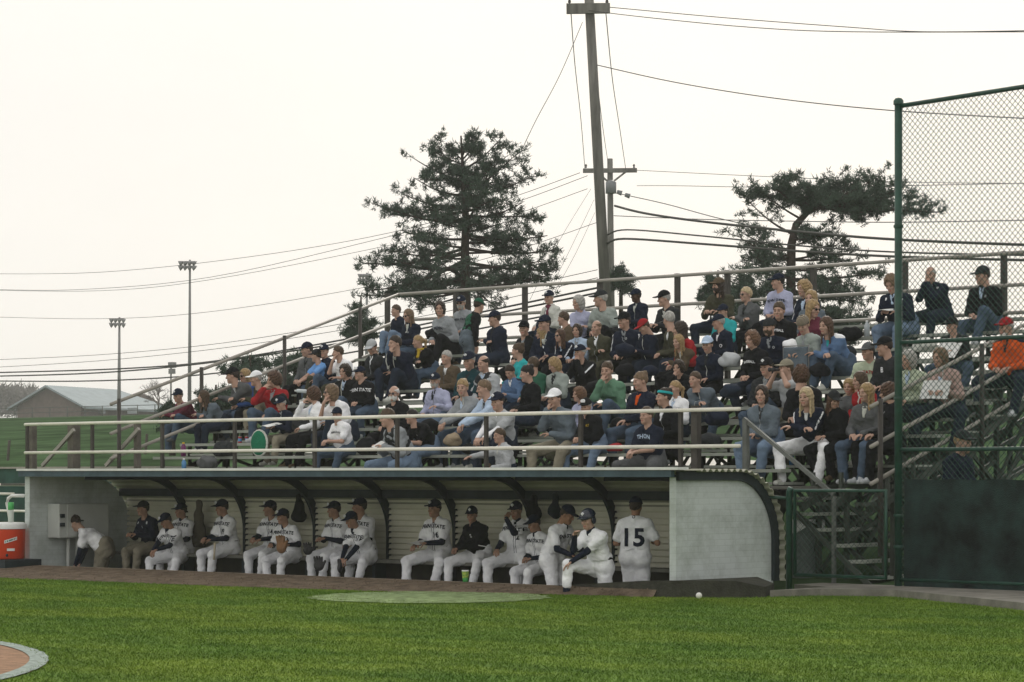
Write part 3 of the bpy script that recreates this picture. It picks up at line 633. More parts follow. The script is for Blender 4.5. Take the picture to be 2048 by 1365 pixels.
# concrete apron right of the dugout
conc = mat('worn_concrete', (.2, .19, .165), .9, .25, 3, .4, 40)
fe = [(1320, 1180), (1480, 1180), (1640, 1178), (1790, 1180), (2048, 1206), (2300, 1232)]
fe = fe[1:]; fp = [at_z(x, y, -.004) for x, y in fe]; xk = at_t(1112, 1175, -.1).x+.002; mb = MB(); fk = at_z(1540, 1181, -.004); poly = [(fk.x, fk.y)]+[(p.x, p.y) for p in fp[1:]]+[(12, 4.5), (.21, 4.5), (.21, 2.35), (fk.x, 2.0)]
mk = MB(); zk = .12; kp = [(xk, -.132, .002), (-.4, -.132, zk-.02), (.16, -.132, zk), (.75, .35, zk), (fk.x-.002, fk.y-.1, .04), (fk.x-.25, 1.2, .06), (.24, 1.5, zk), (.16, -.02, zk), (-.4, -.02, zk-.02), (xk, -.02, .002)]
n_ = len(kp); mk.add([(p[0], p[1], -.35) for p in kp]+kp, [tuple(range(n_))[::-1], (n_, n_+1, n_+8, n_+9), (n_+1, n_+2, n_+7, n_+8), (n_+2, n_+3, n_+6, n_+7), (n_+3, n_+4, n_+5, n_+6)]+[(k, (k+1) % n_, n_+(k+1) % n_, n_+k) for k in range(n_)]); mk.build('kerb', mat('dark_soil_edge', (.045, .045, .035), .95, .3, 6, .6, 40), kind='structure')  # raised kerb, top and face in one dark soil colour
mb.prism([(p[0], p[1]) for p in poly], 2, -.35, -.004); mb.build('path', conc, kind='structure')
# short grass blades
def blades(n, dn, df, h, name):
    rs = np.random.RandomState(3); u = rs.rand(n); d = np.sqrt(dn*dn+(df*df-dn*dn)*u); X = rs.uniform(-.213, .213, n)*d
    s_ = CAM.x+d*FWD.x+X*RGT.x; t__ = CAM.y+d*FWD.y+X*RGT.y
    # keep to the grass side of the dirt edge
    ex = np.array([p.x for p in P]+[p.x for p in fp if p.x > P[-1].x+.1]); ey = np.array([p.y for p in P]+[p.y for p in fp if p.x > P[-1].x+.1]); lim = np.interp(s_, ex, ey)
    keep = (t__ < lim+rs.uniform(-.25, .12, n)) & ((s_-c.x)**2+(t__-c.y)**2 > (1.5-rs.rand(n)**2*.9)**2) & ((s_-cc[0])**2+(t__-cc[1])**2 > (rr+rs.uniform(-.08, .02, n))**2)
    s_, t__ = s_[keep], t__[keep]; n = len(s_); a = rs.uniform(0, 6.28, n); hh = h*rs.uniform(.5, 1.4, n); w = .0045; le = rs.uniform(-.03, .03, (n, 2))
    V = np.zeros((n, 3, 3)); V[:, 0] = np.stack([s_-w*np.cos(a), t__-w*np.sin(a), np.full(n, GZ)], 1); V[:, 1] = np.stack([s_+w*np.cos(a), t__+w*np.sin(a), np.full(n, GZ)], 1)
    V[:, 2] = np.stack([s_+le[:, 0], t__+le[:, 1], GZ+hh], 1)
    o = link(name, np_mesh(name, V.reshape(-1, 3), np.arange(3*n).reshape(-1, 3), [mg])); tag(o, 'short mown green grass of the field in front of the dugout', 'grass', kind='stuff')
blades(460000, 16.5, 40, .02, 'grass')
# ------------------------------------------------------------------ dugout
wbrick = bpy.data.materials.new('white_painted_brick'); wbrick.use_nodes = True; nt = wbrick.node_tree; b = nt.nodes['Principled BSDF']; b.inputs['Roughness'].default_value = .8
t_ = N(nt, 'ShaderNodeTexCoord'); m_ = N(nt, 'ShaderNodeMapping'); m_.inputs['Rotation'].default_value = (0, R(90), R(90))
sp = N(nt, 'ShaderNodeSeparateXYZ'); cb = N(nt, 'ShaderNodeCombineXYZ'); nt.links.new(t_.outputs['Object'], sp.inputs[0]); nt.links.new(sp.outputs['Y'], cb.inputs['X']); nt.links.new(sp.outputs['Z'], cb.inputs['Y'])
bt = N(nt, 'ShaderNodeTexBrick', Scale=1.0); bt.inputs['Brick Width'].default_value = .22; bt.inputs['Row Height'].default_value = .075; bt.inputs['Mortar Size'].default_value = .006
bt.inputs['Color1'].default_value = (.56, .605, .60, 1); bt.inputs['Color2'].default_value = (.53, .575, .57, 1); bt.inputs['Mortar'].default_value = (.5, .545, .535, 1)
nd = N(nt, 'ShaderNodeTexNoise', Scale=2.2, Detail=12.0, Roughness=.7); rd = N(nt, 'ShaderNodeValToRGB'); rd.color_ramp.elements[0].position = .33; rd.color_ramp.elements[0].color = (.5, .52, .47, 1); rd.color_ramp.elements[1].position = .55; rd.color_ramp.elements[1].color = (1, 1, 1, 1)
mu = N(nt, 'ShaderNodeMix', data_type='RGBA', blend_type='MULTIPLY'); mu.inputs['Factor'].default_value = .6; nt.links.new(cb.outputs[0], bt.inputs['Vector']); nt.links.new(t_.outputs['Object'], nd.inputs['Vector'])
nt.links.new(nd.outputs['Fac'], rd.inputs['Fac']); nt.links.new(bt.outputs['Color'], mu.inputs['A']); nt.links.new(rd.outputs['Color'], mu.inputs['B']); nt.links.new(mu.outputs['Result'], b.inputs['Base Color'])
bp = N(nt, 'ShaderNodeBump', Strength=.3, Distance=.004); bp.invert = True; nt.links.new(bt.outputs['Fac'], bp.inputs['Height']); nt.links.new(bp.outputs['Normal'], b.inputs['Normal'])
cream_ = mat('cream_sheet', (.42, .42, .34), .6, .12, 2, .1); navym = mat('navy_steel', (.05, .085, .11), .55, .2, 6); dknavy = mat('dark_steel', (.02, .03, .035), .6, .2, 6)
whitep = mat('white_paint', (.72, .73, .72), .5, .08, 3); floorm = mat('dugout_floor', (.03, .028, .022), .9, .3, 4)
dg = empty('dugout', (SL/2, 1.0, -.6), 'long low white brick baseball dugout with curved corrugated roof below the stand', 'dugout')
CX, CZ, RI = 1.2, .56, .88
def arcpts(r, n=26, vert=True):
    p = [(.0, CZ+r)]+[(CX*k/8, CZ+r) for k in range(1, 9)]+[(CX+r*math.sin(a), CZ+r*math.cos(a)) for a in np.linspace(0, math.pi/2, n)[1:]]
    return p+([(CX+r, z) for z in (.4, .2, .05)] if vert else [])
def wall_poly(r): 
    p = arcpts(r); return [(0.0, -.6)]+[(0, CZ+r)]+p[1:-3]+[(CX+r, -.6)]
def rot_poly(p): return p
for nm, s0, s1 in (('end_wall', 0., .1), ('end_wall', SL-.0, SL+.12)):
    w = MB(); w.prism(wall_poly(.83), 0, s0, s1)
    # a wall polygon is given as (t, z)
    w.build(nm, wbrick, dg)
# corrugated roof: ridges run along the dugout
base = arcpts(.915, 60)
dense = []
for a, b_ in zip(base[:-1], base[1:]):
    L = math.dist(a, b_); n = max(1, int(L/.018))
    dense += [(a[0]+(b_[0]-a[0])*k/n, a[1]+(b_[1]-a[1])*k/n) for k in range(n)]
dense.append(base[-1]); out = []; inn = []; acc = 0
for i, p in enumerate(dense):
    q0 = dense[max(0, i-1)]; q1 = dense[min(len(dense)-1, i+1)]; L = math.dist(q0, q1)+1e-9; nx_, nz_ = -(q1[1]-q0[1])/L, (q1[0]-q0[0])/L
    if i: acc += math.dist(dense[i-1], p)
    w_ = math.sin(acc/.125*2*math.pi); w_ = max(-1, min(1, w_*1.8))*.016 if acc > .35 else .0
    out.append((p[0]+nx_*(w_+.004), p[1]+nz_*(w_+.004))); inn.append((p[0]+nx_*(w_-.004), p[1]+nz_*(w_-.004)))
def strip(mb, o_, i_, s0, s1):
    n = len(o_); vs = [(s0, *p) for p in o_]+[(s1, *p) for p in o_]+[(s0, *p) for p in i_]+[(s1, *p) for p in i_]
    fs = []
    for k in range(n-1):
        fs += [(k, k+1, n+k+1, n+k), (2*n+k, 3*n+k, 3*n+k+1, 2*n+k+1), (n+k, n+k+1, 3*n+k+1, 3*n+k), (k, 2*n+k, 2*n+k+1, k+1)]
    mb.add(vs, fs)
rf = MB(); strip(rf, out, inn, SL-.02, .23); roof = rf.build('roof', mat('pale_corrugated_steel', (.34, .34, .27), .5, .12, 3), dg)
MB().box((SL-.04, -.1, 1.392), (.1, -.03, 1.478)).build('fascia', navym, roof)
MB().box((SL-.05, -.13, 1.482), (.22, 0.1, 1.514)).build('roof_edge', whitep, roof)
e_ = MB(); strip(e_, [(p[0], p[1]) for p in arcpts(.905, 40)], [(p[0], p[1]) for p in arcpts(.79, 40)], .102, .15); e_.build('edge_angle', dknavy, roof)
for x in (275, 395, 535, 682, 815, 970, 1135, 1312):
    s_ = at_t(x, 955, 1.0).x; r_ = MB(); strip(r_, arcpts(.88, 30)+[(CX+.88, -.15)], [(t_q-.03, z_q) for t_q, z_q in arcpts(.78, 30)]+[(CX+.78, -.15)], s_-.025, s_+.025); r_.build('roof_rib', dknavy, dg)
sw = MB(); zz = -.6; prof = []
while zz < 1.09: prof += [(1.955, zz), (1.972, zz+.057), (2.015, zz+.058), (2.015, zz+.084)]; zz += .085
strip(sw, prof, [(2.028, z) for t, z in prof], SL+.12, -.0); sw.build('back_wall', mat('cream_siding', (.66, .65, .53), .6, .1, 2, .0), dg)
MB().box((SL+.12, 1.80, 1.075), (-.0, 1.94, 1.2)).build('beam', dknavy, dg)
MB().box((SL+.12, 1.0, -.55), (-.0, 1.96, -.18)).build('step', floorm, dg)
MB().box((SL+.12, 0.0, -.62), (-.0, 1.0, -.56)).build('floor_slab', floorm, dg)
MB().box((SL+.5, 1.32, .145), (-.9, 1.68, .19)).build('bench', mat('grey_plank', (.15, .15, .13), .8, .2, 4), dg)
MB().box((SL+.5, 1.6, -.18), (-.9, 1.63, .145)).build('bench_shade_panel', floorm, dg)  # dark panel added to stand in for the shade under the bench
for k in range(9): s_ = SL+.8+k*(-.9-SL-.8)/8; MB().box((s_-.03, 1.36, -.18), (s_+.03, 1.59, .145)).build('bench_support', dknavy, dg)
MB().box((-.33, 1.55, -.2), (-.21, 1.8, 1.07)).build('door_post', dknavy, dg)
# electrical cabinet on the left wall
q = at_t(100, 1020, 1.2)
ec = empty('electrical_cabinet', (SL+.12, .9, .3), 'pale grey electrical cabinet fixed to the left inner wall of the dugout', 'cabinet')
z1 = .96; MB().box((SL+.12, .35, .42), (SL+.42, 1.35, z1)).build('cabinet_body', mat('cabinet_grey', (.5, .52, .5), .5, .06, 3), ec, bevel=.01)
MB().box((SL+.42, .5, .44), (SL+.435, 1.33, z1-.02)).build('door', mat('cabinet_grey', (.5, .52, .5), .5, .06, 3), ec, bevel=.004)
MB().bar((SL+.44, .62, .7), (SL+.46, .8, .69), .02, .02).build('handle', dknavy, ec)
MB().box((SL+.42, .36, .6), (SL+.45, .44, .66)).box((SL+.42, .36, .74), (SL+.45, .44, .8)).build('socket', dknavy, ec)
for t_k in (.62, .8): MB().tube([(SL+.3, t_k, -.55), (SL+.3, t_k, .42)], .03).build('conduit', mat('cabinet_grey', (.5, .52, .5), .5, .06, 3), ec)
# things hung or leaning on the back wall
def bagshape(name, x, y, t, w, h, m, label, cat, d=.12):
    p = at_t(x, y, t); s = SDF((-w, -d*1.5, -h*.2), (w, d*1.5, h*1.15), .02); s.cone((0, 0, .1), (0, .0, h*.9), w*.62, w*.22, .05); s.noise(.02, 22, x)
    s.clip((0, 0, -1), 0); Pq, F = s.mesh(); Pq[:, 1] *= d/w*1.4; o = link(name, np_mesh(name, Pq, F, [m])); o.location = (p.x, t, p.z); return tag(o, label, cat)
bagshape('equipment_bag', 598, 1045, 1.78, .2, .42, cloth(C['black']), 'tall black bag hanging from the beam behind player 23', 'bag')
bagshape('hanging_jacket', 1068, 1045, 1.78, .18, .4, cloth(C['black']), 'black jacket hanging on the dugout back wall right of player 2', 'jacket')
bagshape('hanging_coat', 398, 1095, 1.75, .24, .78, cloth((.1, .09, .07)), 'drab brown coat hanging at the third roof rib from the left', 'coat')
bagshape('hanging_jacket', 1110, 1040, 1.78, .14, .38, cloth((.03, .04, .05)), 'narrow dark jacket hanging behind the tall standing player', 'jacket')
# ------------------------------------------------------------------ bleachers
alu = mat('weathered_aluminium', (.3, .32, .285), .55, .12, 3, .1, spec=.4); rail = mat('rail_pipe', (.32, .3, .27), .5, .12, 4); postm = mat('post_dark', (.05, .045, .04), .6, .25, 8); steel = mat('frame_steel', (.045, .055, .045), .65, .3, 5)
bl = empty('bleachers', ((SBL+SBR)/2, 6.5, 0), 'long aluminium bleacher stand full of spectators behind the dugout roof', 'bleachers')
NR = 10
def rowt(k): return T0+RUN*k
def rowz(k): return Z0+RISE*k
for k in range(-1, NR):
    t, z = rowt(k), rowz(k)
    MB().box((SBL, t-.12, z-.045), (SBR if k > 0 else -.6, t+.12, z)).build('seat', alu, bl)
    m = MB()
    for j in (0, 1): m.box((SBL, t-.30-.24*j-.11, z-.445), (SBR if k > 0 else -.6, t-.30-.24*j+.11, z-.41))
    m.build('footboard', alu, bl)
MB().box((SBL-2.4, 2.35, 1.23), (.15, 3.1, 1.27)).build('walkway', mat('walkway_deck', (.1, .1, .09), .8, .2, 4), bl)
ns = 10
fs_ = [SBL+.15+(SBR-.3-SBL)*i/(ns-1) for i in range(ns)]
for i in range(ns+3):
    s_ = fs_[i] if i < ns else [SBR-.02, SBR-.75, SBR-1.2][i-ns]; f = MB()
    a = Vector((s_, rowt(-1)-.3, rowz(-1)-.52)); b_ = Vector((s_, rowt(9)+.2, rowz(9)-.3)); f.bar(a, b_, .06, .1)
    for k in range(-1, NR):
        f.bar((s_, rowt(k)-.02, rowz(k)-.47), (s_, rowt(k)-.02, rowz(k)-.045), .045, .05); f.bar((s_, rowt(k)-.56, rowz(k)-.46), (s_, rowt(k)+.0, rowz(k)-.46), .045, .05)
    for tt in (3.4, 5.3, 7.2, 9.4):
        zt = a.z+(b_.z-a.z)*(tt-a.y)/(b_.y-a.y); g0 = float(terr(np.array(s_), np.array(tt)))-.1; f.bar((s_, tt, g0), (s_, tt, zt), .06, .06)
    for t1, t2 in ((3.4, 5.3), (5.3, 7.2), (7.2, 9.4)):
        z1 = a.z+(b_.z-a.z)*(t1-a.y)/(b_.y-a.y); z2 = a.z+(b_.z-a.z)*(t2-a.y)/(b_.y-a.y)
        g1 = max(float(terr(np.array(s_), np.array(t1))), z1-1.6); g2 = max(float(terr(np.array(s_), np.array(t2))), z2-2.2)
        f.bar((s_+.04, t1, g1+.1), (s_+.04, t2, z2-.1), .03, .05); f.bar((s_-.04, t1, z1-.1), (s_-.04, t2, g2+.1), .03, .05); f.bar((s_, t1, (g1+z1)/2), (s_, t2, (g2+z2)/2+.1), .04, .05)
    f.build('support_frame', steel, bl)
    if i < ns-1:
        s2 = SBL+.15+(SBR-.3-SBL)*(i+1)/(ns-1)
        for tt, zt in ((3.4, 1.05), (7.2, 2.6), (9.4, 3.3)):
            g0 = float(terr(np.array(s_), np.array(tt))); f.bar((s_, tt+.05, g0+.1), (s2, tt+.05, zt), .03, .05); f.bar((s_, tt-.05, zt), (s2, tt-.05, g0+.1), .03, .05)
        f.build('cross_brace', steel, bl)
# back and side guard rails
TB = 9.85; ztop = px; zt_ = 1.42+(950-587)/5000*px(at_t(735, 587, TB))[2]
zt_ = 4.87
for dz in (0, .5, .93):
    MB().tube([(SBL, TB, zt_-dz), (SBR+.0, TB, zt_-dz)], .03).build('rail', rail, bl)
for x in (775, 912, 1050, 1200, 1355, 1455, 1627, 1810, 2008):
    p = at_t(x, 600, TB+.05); MB().bar((p.x, TB+.05, 3.0), (p.x, TB+.05, zt_+.04), .08, .08).build('post', postm, bl)
def side_rails(s_, xs, offs, ta=2.85, tb=TB, za=2.62, zb=zt_, zoff=0):
    for dz in offs: MB().tube([(s_, ta, za-dz), (s_, tb, zb-dz)], .03).build('rail', rail, bl)
    for x in xs:
        p = at_s(x, 700, s_); f = (p.y-ta)/(tb-ta); z = za+(zb-za)*f; g = float(terr(np.array(s_), np.array(p.y))); MB().tube([(s_+.03, p.y, max(g-.1, z-2.0)), (s_+.03, p.y, z+.05)], .035).build('post', postm, bl)
side_rails(SBL, (236, 401, 567, 718), (0, .5, .93))
side_rails(SBR, (1757, 1960), (0, .52, 1.0), za=2.3, zb=4.55)
# front rail over the dugout roof
TF = 2.4
def at_tf(x, y): return at_t(x, y, TF)
a = at_tf(50, 850); b_ = at_tf(1480, 818); zr = (a.z+b_.z)/2; zm = (at_tf(50, 908).z+at_tf(1480, 890).z)/2; print('rail z', a.z, b_.z, zm)
for z in (zr, zm):
    MB().tube([(a.x, TF, z), (b_.x, TF, z)], .026).build('rail', mat('rail_white', (.72, .70, .62), .5, .1, 4), bl)
for x in (50, 180, 320, 465, 625, 790, 968, 1157, 1357):
    p = at_tf(x, 900); MB().bar((p.x, TF+.05, 1.2), (p.x, TF+.05, zr+.03), .055, .045).build('post', postm, bl)
p = at_tf(1386, 900); MB().bar((p.x, TF+.07, 1.2), (p.x, TF+.07, zr+.06), .1, .1).build('post', postm, bl)
gp = mat('grey_timber', (.11, .1, .085), .8, .25, 6)
for x, w_ in ((66, .1), (148, .16), (275, .09)):
    p = at_t(x, 900, 3.2); MB().bar((p.x, 3.2, .6), (p.x, 3.2, zr+.02), w_, w_).build('ramp_post', gp, bl)
for x0, y0, x1, y1 in ((85, 932, 148, 860), (212, 932, 278, 858)):
    p = at_t(x0, y0, 3.1); q = at_t(x1, y1, 3.1); MB().bar(p, q, .05, .06).build('brace', rail, bl)
# stair at the right end
st = empty('access_stair', (.6, 3.5, 0), 'grey metal stair with angled handrails from the stand down beside the dugout', 'stairs')
TA, TBK = 2.98, 4.15
s1 = at_t(1690, 997, TBK).x
for k in range(6):
    MB().box((s1+.255*k-.24, TA+.02, 1.08-.205*k), (s1+.255*k+.02, TBK-.02, 1.12-.205*k)).build('tread', alu, st)
for t in (TA, TBK):
    MB().bar((s1-.35, t, 1.2), (s1+1.35, t, -.15), .035, .07).build('stringer', steel, st)
angle = mat('angle_iron', (.13, .14, .13), .55, .2, 5)
for t, A0, A1 in ((TA, (1488, 838), (1668, 990)), (TBK, (1628, 838), (1778, 962))):
    MB().bar(at_t(*A0, t), at_t(*A1, t), .05, .05).build('handrail', angle, st)
p = at_t(1492, 840, TA); MB().bar((p.x, TA, .9), (p.x, TA, p.z), .07, .07).build('post', angle, st)
p = at_t(1640, 845, TBK); MB().bar((p.x, TBK, .9), (p.x, TBK, p.z), .05, .05).build('post', angle, st)
p = at_t(1668, 992, TA); MB().bar((p.x, TA, -.1), (p.x, TA, p.z), .045, .045).build('post', angle, st)
p = at_t(1770, 960, TBK); q = at_t(1690, 1110, TBK); MB().bar(p, q, .05, .06).build('brace', angle, st)
# ------------------------------------------------------------------ backstop fence
grn = mat('green_pipe', (.012, .055, .038), .45, .25, 8, spec=.4)
pb = at_d(1797, 1172, 32.0); pt = at_d(1803, 205, 32.0); pr = at_d(2160, 1200, 30.0)
bs = empty('backstop_fence', (pb.x, pb.y, 0), 'tall green chain link backstop fence with dark windscreen at right', 'fence')
U = Vector((pr.x-pb.x, pr.y-pb.y, 0)); LU = U.length; U /= LU; L1 = LU*1.02; LU *= 2.6
def bpnt(u, z): return Vector((pb.x, pb.y, 0))+U*u+Vector((0, 0, z))
MB().tube([(pb.x, pb.y, -.2), (pb.x, pb.y, pt.z)], .05, 14).build('post', grn, bs)
q = bpnt(L1, 0); MB().tube([(q.x, q.y, -.2), (q.x, q.y, pt.z+.06)], .05, 14).build('post', grn, bs)
MB().lathe((pb.x, pb.y, pt.z), [(.065, -.03), (.065, .02), (.04, .05), (.0, .06)], 14).build('post_cap', grn, bs)
for z, r_ in ((pt.z-.05, .03), (3.11, .026), (1.74, .026), (.08, .026)): MB().tube([bpnt(0.03, z), bpnt(LU, z+(.12 if z > 5 else 0))], r_).build('rail', grn, bs)
def chain(mb, pf, u0, u1, z0, z1, pitch, r):
    H_ = z1-z0; c = u0-H_
    while c < u1:
        a0 = max(c, u0); a1 = min(c+H_, u1)
        if a1 > a0: mb.tube([pf(a0, z0+a0-c), pf(a1, z0+a1-c)], r, 3, False); mb.tube([pf(a0, z1-(a0-c)), pf(a1, z1-(a1-c))], r, 3, False)
        c += pitch
m = MB(); chain(m, bpnt, .04, LU, .05, pt.z-.03, .083, .0046); m.build('chain_link', mat('green_wire', (.02, .06, .045), .5, .1), bs)
m = MB(); vs = []; nu, nz_ = 90, 26
for i in range(nu):
    for j in range(nz_):
        u = .1+(LU-.1)*i/(nu-1); z = .0+1.36*j/(nz_-1)+(.006*math.sin(u*9) if j == nz_-1 else 0); q = bpnt(u, z)+Vector((U.y, -U.x, 0))*(.012*math.sin(u*7+z*4)*.3+.004*math.sin(u*3-z*7)+.014); vs.append(q)
m.add(vs, [(i*nz_+j, (i+1)*nz_+j, (i+1)*nz_+j+1, i*nz_+j+1) for i in range(nu-1) for j in range(nz_-1)], True); m.build('windscreen', mat('screen_cloth', (.012, .026, .024), .9, .75, 2.2, .8, 90), bs)
for z in (4.6, 2.4, .9, .5): MB().lathe((pb.x, pb.y, z), [(.06, -.02), (.064, 0), (.06, .02)], 12).build('clamp', grn, bs)
# gate
g0 = at_t(1590, 978, 1.9); g1 = at_t(1772, 985, 1.88); zt = 1.22; zb = .14
gt = empty('chain_link_gate', (g0.x, g0.y, 0), 'low green pipe framed chain link gate between the bin and backstop', 'gate')
GU = Vector((g1.x-g0.x, g1.y-g0.y, 0)); LG = GU.length; GU /= LG
def gpn(u, z): return Vector((g0.x, g0.y, 0))+GU*u+Vector((0, 0, z))
MB().tube([gpn(0, zb), gpn(0, zt), gpn(LG, zt), gpn(LG, zb), gpn(0, zb)], .026).build('gate_frame', grn, gt)
m = MB(); chain(m, gpn, 0, LG, zb, zt, .083, .003); m.build('chain_link', mat('green_wire', (.02, .06, .045), .5, .1), gt)
MB().tube([gpn(-.09, -.1), gpn(-.09, zt-.02), gpn(-.06, zt+.03)], .042, 12).build('gate_post', grn, gt)
MB().tube([gpn(-.09, zt-.1), gpn(-.75, zt-.07)], .022).build('top_rail', grn, gt)
# bin
bc = at_z(1612, 1160, 0); tb = empty('rubbish_bin', (bc.x, bc.y, 0), 'dark plastic rubbish bin with white liner folded over its rim', 'bin')
MB().lathe((bc.x, bc.y, 0), [(0, .0), (.19, .0), (.2, .03), (.225, .72), (.24, .74), (.24, .78), (.21, .78), (.19, .1)], 28).build('bin_body', mat('bin_plastic', (.17, .2, .2), .5, .15, 6), tb)
m = MB(); prof = [(.2, .6), (.205, .8), (.245, .81), (.25, .74), (.252, .68)]; n = 40; vs = []
for j, (r_, z) in enumerate(prof):
    for k in range(n): a_ = 2*math.pi*k/n; w_ = .008*math.sin(k*1.9+j)+.006*math.sin(k*3.1); zz_ = z+(.05*math.sin(k*.55+1)-.04*(math.cos(a_-.3) > .6) if j == 4 else 0); vs.append((bc.x+(r_+w_)*math.cos(a_), bc.y+(r_+w_)*math.sin(a_), zz_))
m.add(vs, [(j*n+k, j*n+(k+1) % n, (j+1)*n+(k+1) % n, (j+1)*n+k) for j in range(len(prof)-1) for k in range(n)], True); m.build('bin_liner', mat('liner', (.8, .82, .82), .35, .1, 9), tb)
# cooler, cup tube, pipe gate, green fence left of the dugout
cl = at_z(18, 1118, .02); cl = at_t(14, 1100, -.35)
ck = empty('drinks_cooler', (cl.x, cl.y, 0), 'orange drinks cooler with white lid at the left end of the dugout', 'cooler')
zb0, zt0 = at_t(14, 1118, -.35).z, at_t(14, 1058, -.35).z; rc = .29; dz0 = zb0
MB().lathe((cl.x, cl.y, 0), [(0, zb0), (rc*.9, zb0), (rc*.94, zb0+.02), (rc, zt0)], 30).build('cooler_body', mat('cooler_orange', (.62, .06, .02), .4, .06, 4), ck)
MB().lathe((cl.x, cl.y, 0), [(rc*1.05, zt0), (rc*1.05, zt0+.07), (rc*.9, zt0+.1), (0, zt0+.1)], 30).build('lid', whitep, ck)
v = Vector((CAM.x-cl.x, CAM.y-cl.y, 0)).normalized(); w_ = Vector((-v.y, v.x, 0))
def lab(zc, off, hw, hh, til=0, mm=whitep, nm='label_plate'):
    m = MB(); vs = []
    for i in range(7):
        a_ = (off+hw*(i/3-1))/rc
        for j in (-1, 1): q = v*math.cos(a_)*(rc+.006)+w_*math.sin(a_)*(rc+.006); vs.append((cl.x+q.x, cl.y+q.y, zc+j*hh+til*(i/3-1)))
    m.add(vs, [(2*i, 2*i+2, 2*i+3, 2*i+1) for i in range(6)]); m.build(nm, mm, ck)
lab(zb0+.3, .06, .1, .025, .03); lab(zb0+.15, .06, .06, .02); lab(zb0+.3, .06, .085, .012, .026, mat('label_green', (.1, .2, .15), .5, 0), 'label_print')
MB().tube([(cl.x, cl.y, zb0+.06)+0*v if False else (cl.x+v.x*rc, cl.y+v.y*rc, zb0+.07), (cl.x+v.x*(rc+.06), cl.y+v.y*(rc+.06), zb0+.06)], .02).build('tap', dknavy, ck)
MB().box((cl.x-1.2, cl.y-.35, -.1), (cl.x+.42, cl.y+.35, zb0-.003)).build('cooler_stand', dknavy, None, 'low dark stand under the orange drinks cooler', 'stand')
p = at_t(22, 1050, -.3); q = at_t(22, 1005, -.3); cd_ = empty('cup_dispenser', p, 'clear white paper cup tube with green band above the cooler', 'cup dispenser')
MB().tube([p, p.lerp(q, .65)], .045, 14).build('tube', mat('cup_white', (.5, .55, .5), .5, .08), cd_); MB().tube([p.lerp(q, .66), q], .047, 14).build('band', mat('cup_green', (.08, .42, .12), .5, .05), cd_)
pg = empty('pipe_handrail', at_t(-60, 1040, .2), 'bent white pipe handrail beside the left end of the dugout', 'handrail')
pts = [at_t(x, y, .1) for x, y in ((48, 992), (24, 992), (17, 997), (14, 1006), (17, 1020), (20, 1040))]; MB().tube(pts, .028).build('rail', whitep, pg)
gf = empty('padded_fence', at_t(-20, 1100, 3.0), 'dark green boarded fence with white rails left of the dugout', 'fence')
gm = mat('dark_green_board', (.025, .075, .06), .7, .3, 3)
z_t = at_t(0, 938, 4.2).z; l0 = at_t(-250, 938, 4.2).x; MB().box((l0, 4.2, -.1), (SL-.9, 4.26, z_t)).build('board_panel', gm, gf)
MB().box((l0, 4.15, z_t-.0), (SL-.9, 4.3, z_t+.035)).build('coping', rail, gf)
for y in (970, 988, 1022): z = at_t(0, y, 3.9).z; MB().tube([(l0, 3.9, z), (SL-.8 if y != 988 else at_t(28, 900, 3.9).x, 3.9, z)], .025).build('rail', mat('rail_white', (.84, .82, .74), .5, .1, 4), gf)
# ball, paper cup
bp_ = at_z(1398, 1199, GZ); s = SDF((-.06,)*3, (.06,)*3, .006); s.ell((0, 0, 0), (.038,)*3, 0); Pq, F = s.mesh(); o = link('baseball', np_mesh('baseball', Pq, F, [mat('ball', (.75, .74, .7), .6, .05)])); o.location = (bp_.x, bp_.y, GZ+.045); tag(o, 'white baseball lying in the grass near the dugout corner', 'ball')
MB().tube([(bp_.x-.03, bp_.y-.026, GZ+.02), (bp_.x-.02, bp_.y-.035, GZ+.045), (bp_.x-.03, bp_.y-.026, GZ+.07)], .0018, 5).build('stitching', mat('stitch', (.4, .05, .04), .7, 0), o) if False else None
cp_ = at_t(931, 1158, -.06); cu_ = empty('paper_cup', (cp_.x, cp_.y, .0), 'green and white paper cup standing on the dugout edge', 'cup')
MB().lathe((cp_.x, cp_.y, .002), [(0, 0), (.034, 0), (.04, .05)], 18).build('cup_base', mat('cup_green', (.08, .42, .12), .5, .05), cu_)
MB().lathe((cp_.x, cp_.y, .002), [(.04, .05), (.046, .1), (.049, .14)], 18).build('cup_side', mat('cup_lime', (.06, .5, .12), .5, .5, 30, var_col=(.5, .55, .1)), cu_)
MB().lathe((cp_.x, cp_.y, .002), [(.049, .14), (.05, .155), (.047, .152), (.04, .1)], 18).build('rim', whitep, cu_)
# ------------------------------------------------------------------ utility poles and wires
wood = mat('pole_wood', (.165, .16, .145), .9, .3, 5, .6, 30, stretch=(1, 1, .15)); wirem = mat('wire_dark', (.05, .05, .045), .6, .1); ins = mat('insulator', (.09, .08, .08), .3, .1)
def upole(name, d, xb, yb, xt, yt, rb, rt, arm, label):
    b0 = at_d(xb, yb, d); t0 = at_d(xt, yt, d); e = empty(name, b0, label, 'utility pole')
    MB().tube([b0, b0.lerp(t0, .5), t0], [rb, (rb+rt)/2, rt], 14).build('pole', wood, e)
    for x0, x1, y, h in arm:
        a0 = at_d(x0, y+1, d-.25); a1 = at_d(x1, y, d-.25); ca = MB().bar(a0, a1, .12, h).build('crossarm', wood, e)
        for x in (x0+6, x1-6): q = at_d(x, y, d-.25); MB().lathe((q.x, q.y, q.z+h/2), [(.02, 0), (.05, .03), (.03, .08), (.06, .11), (.04, .16), (0, .2)], 10).build('insulator', ins, e)
    return e
pA = upole('utility_pole', 70, 1215, 660, 1175, -60, .16, .13, [(1133, 1220, 17, .28)], 'tall near leaning wooden utility pole rising out of the top of the photo')
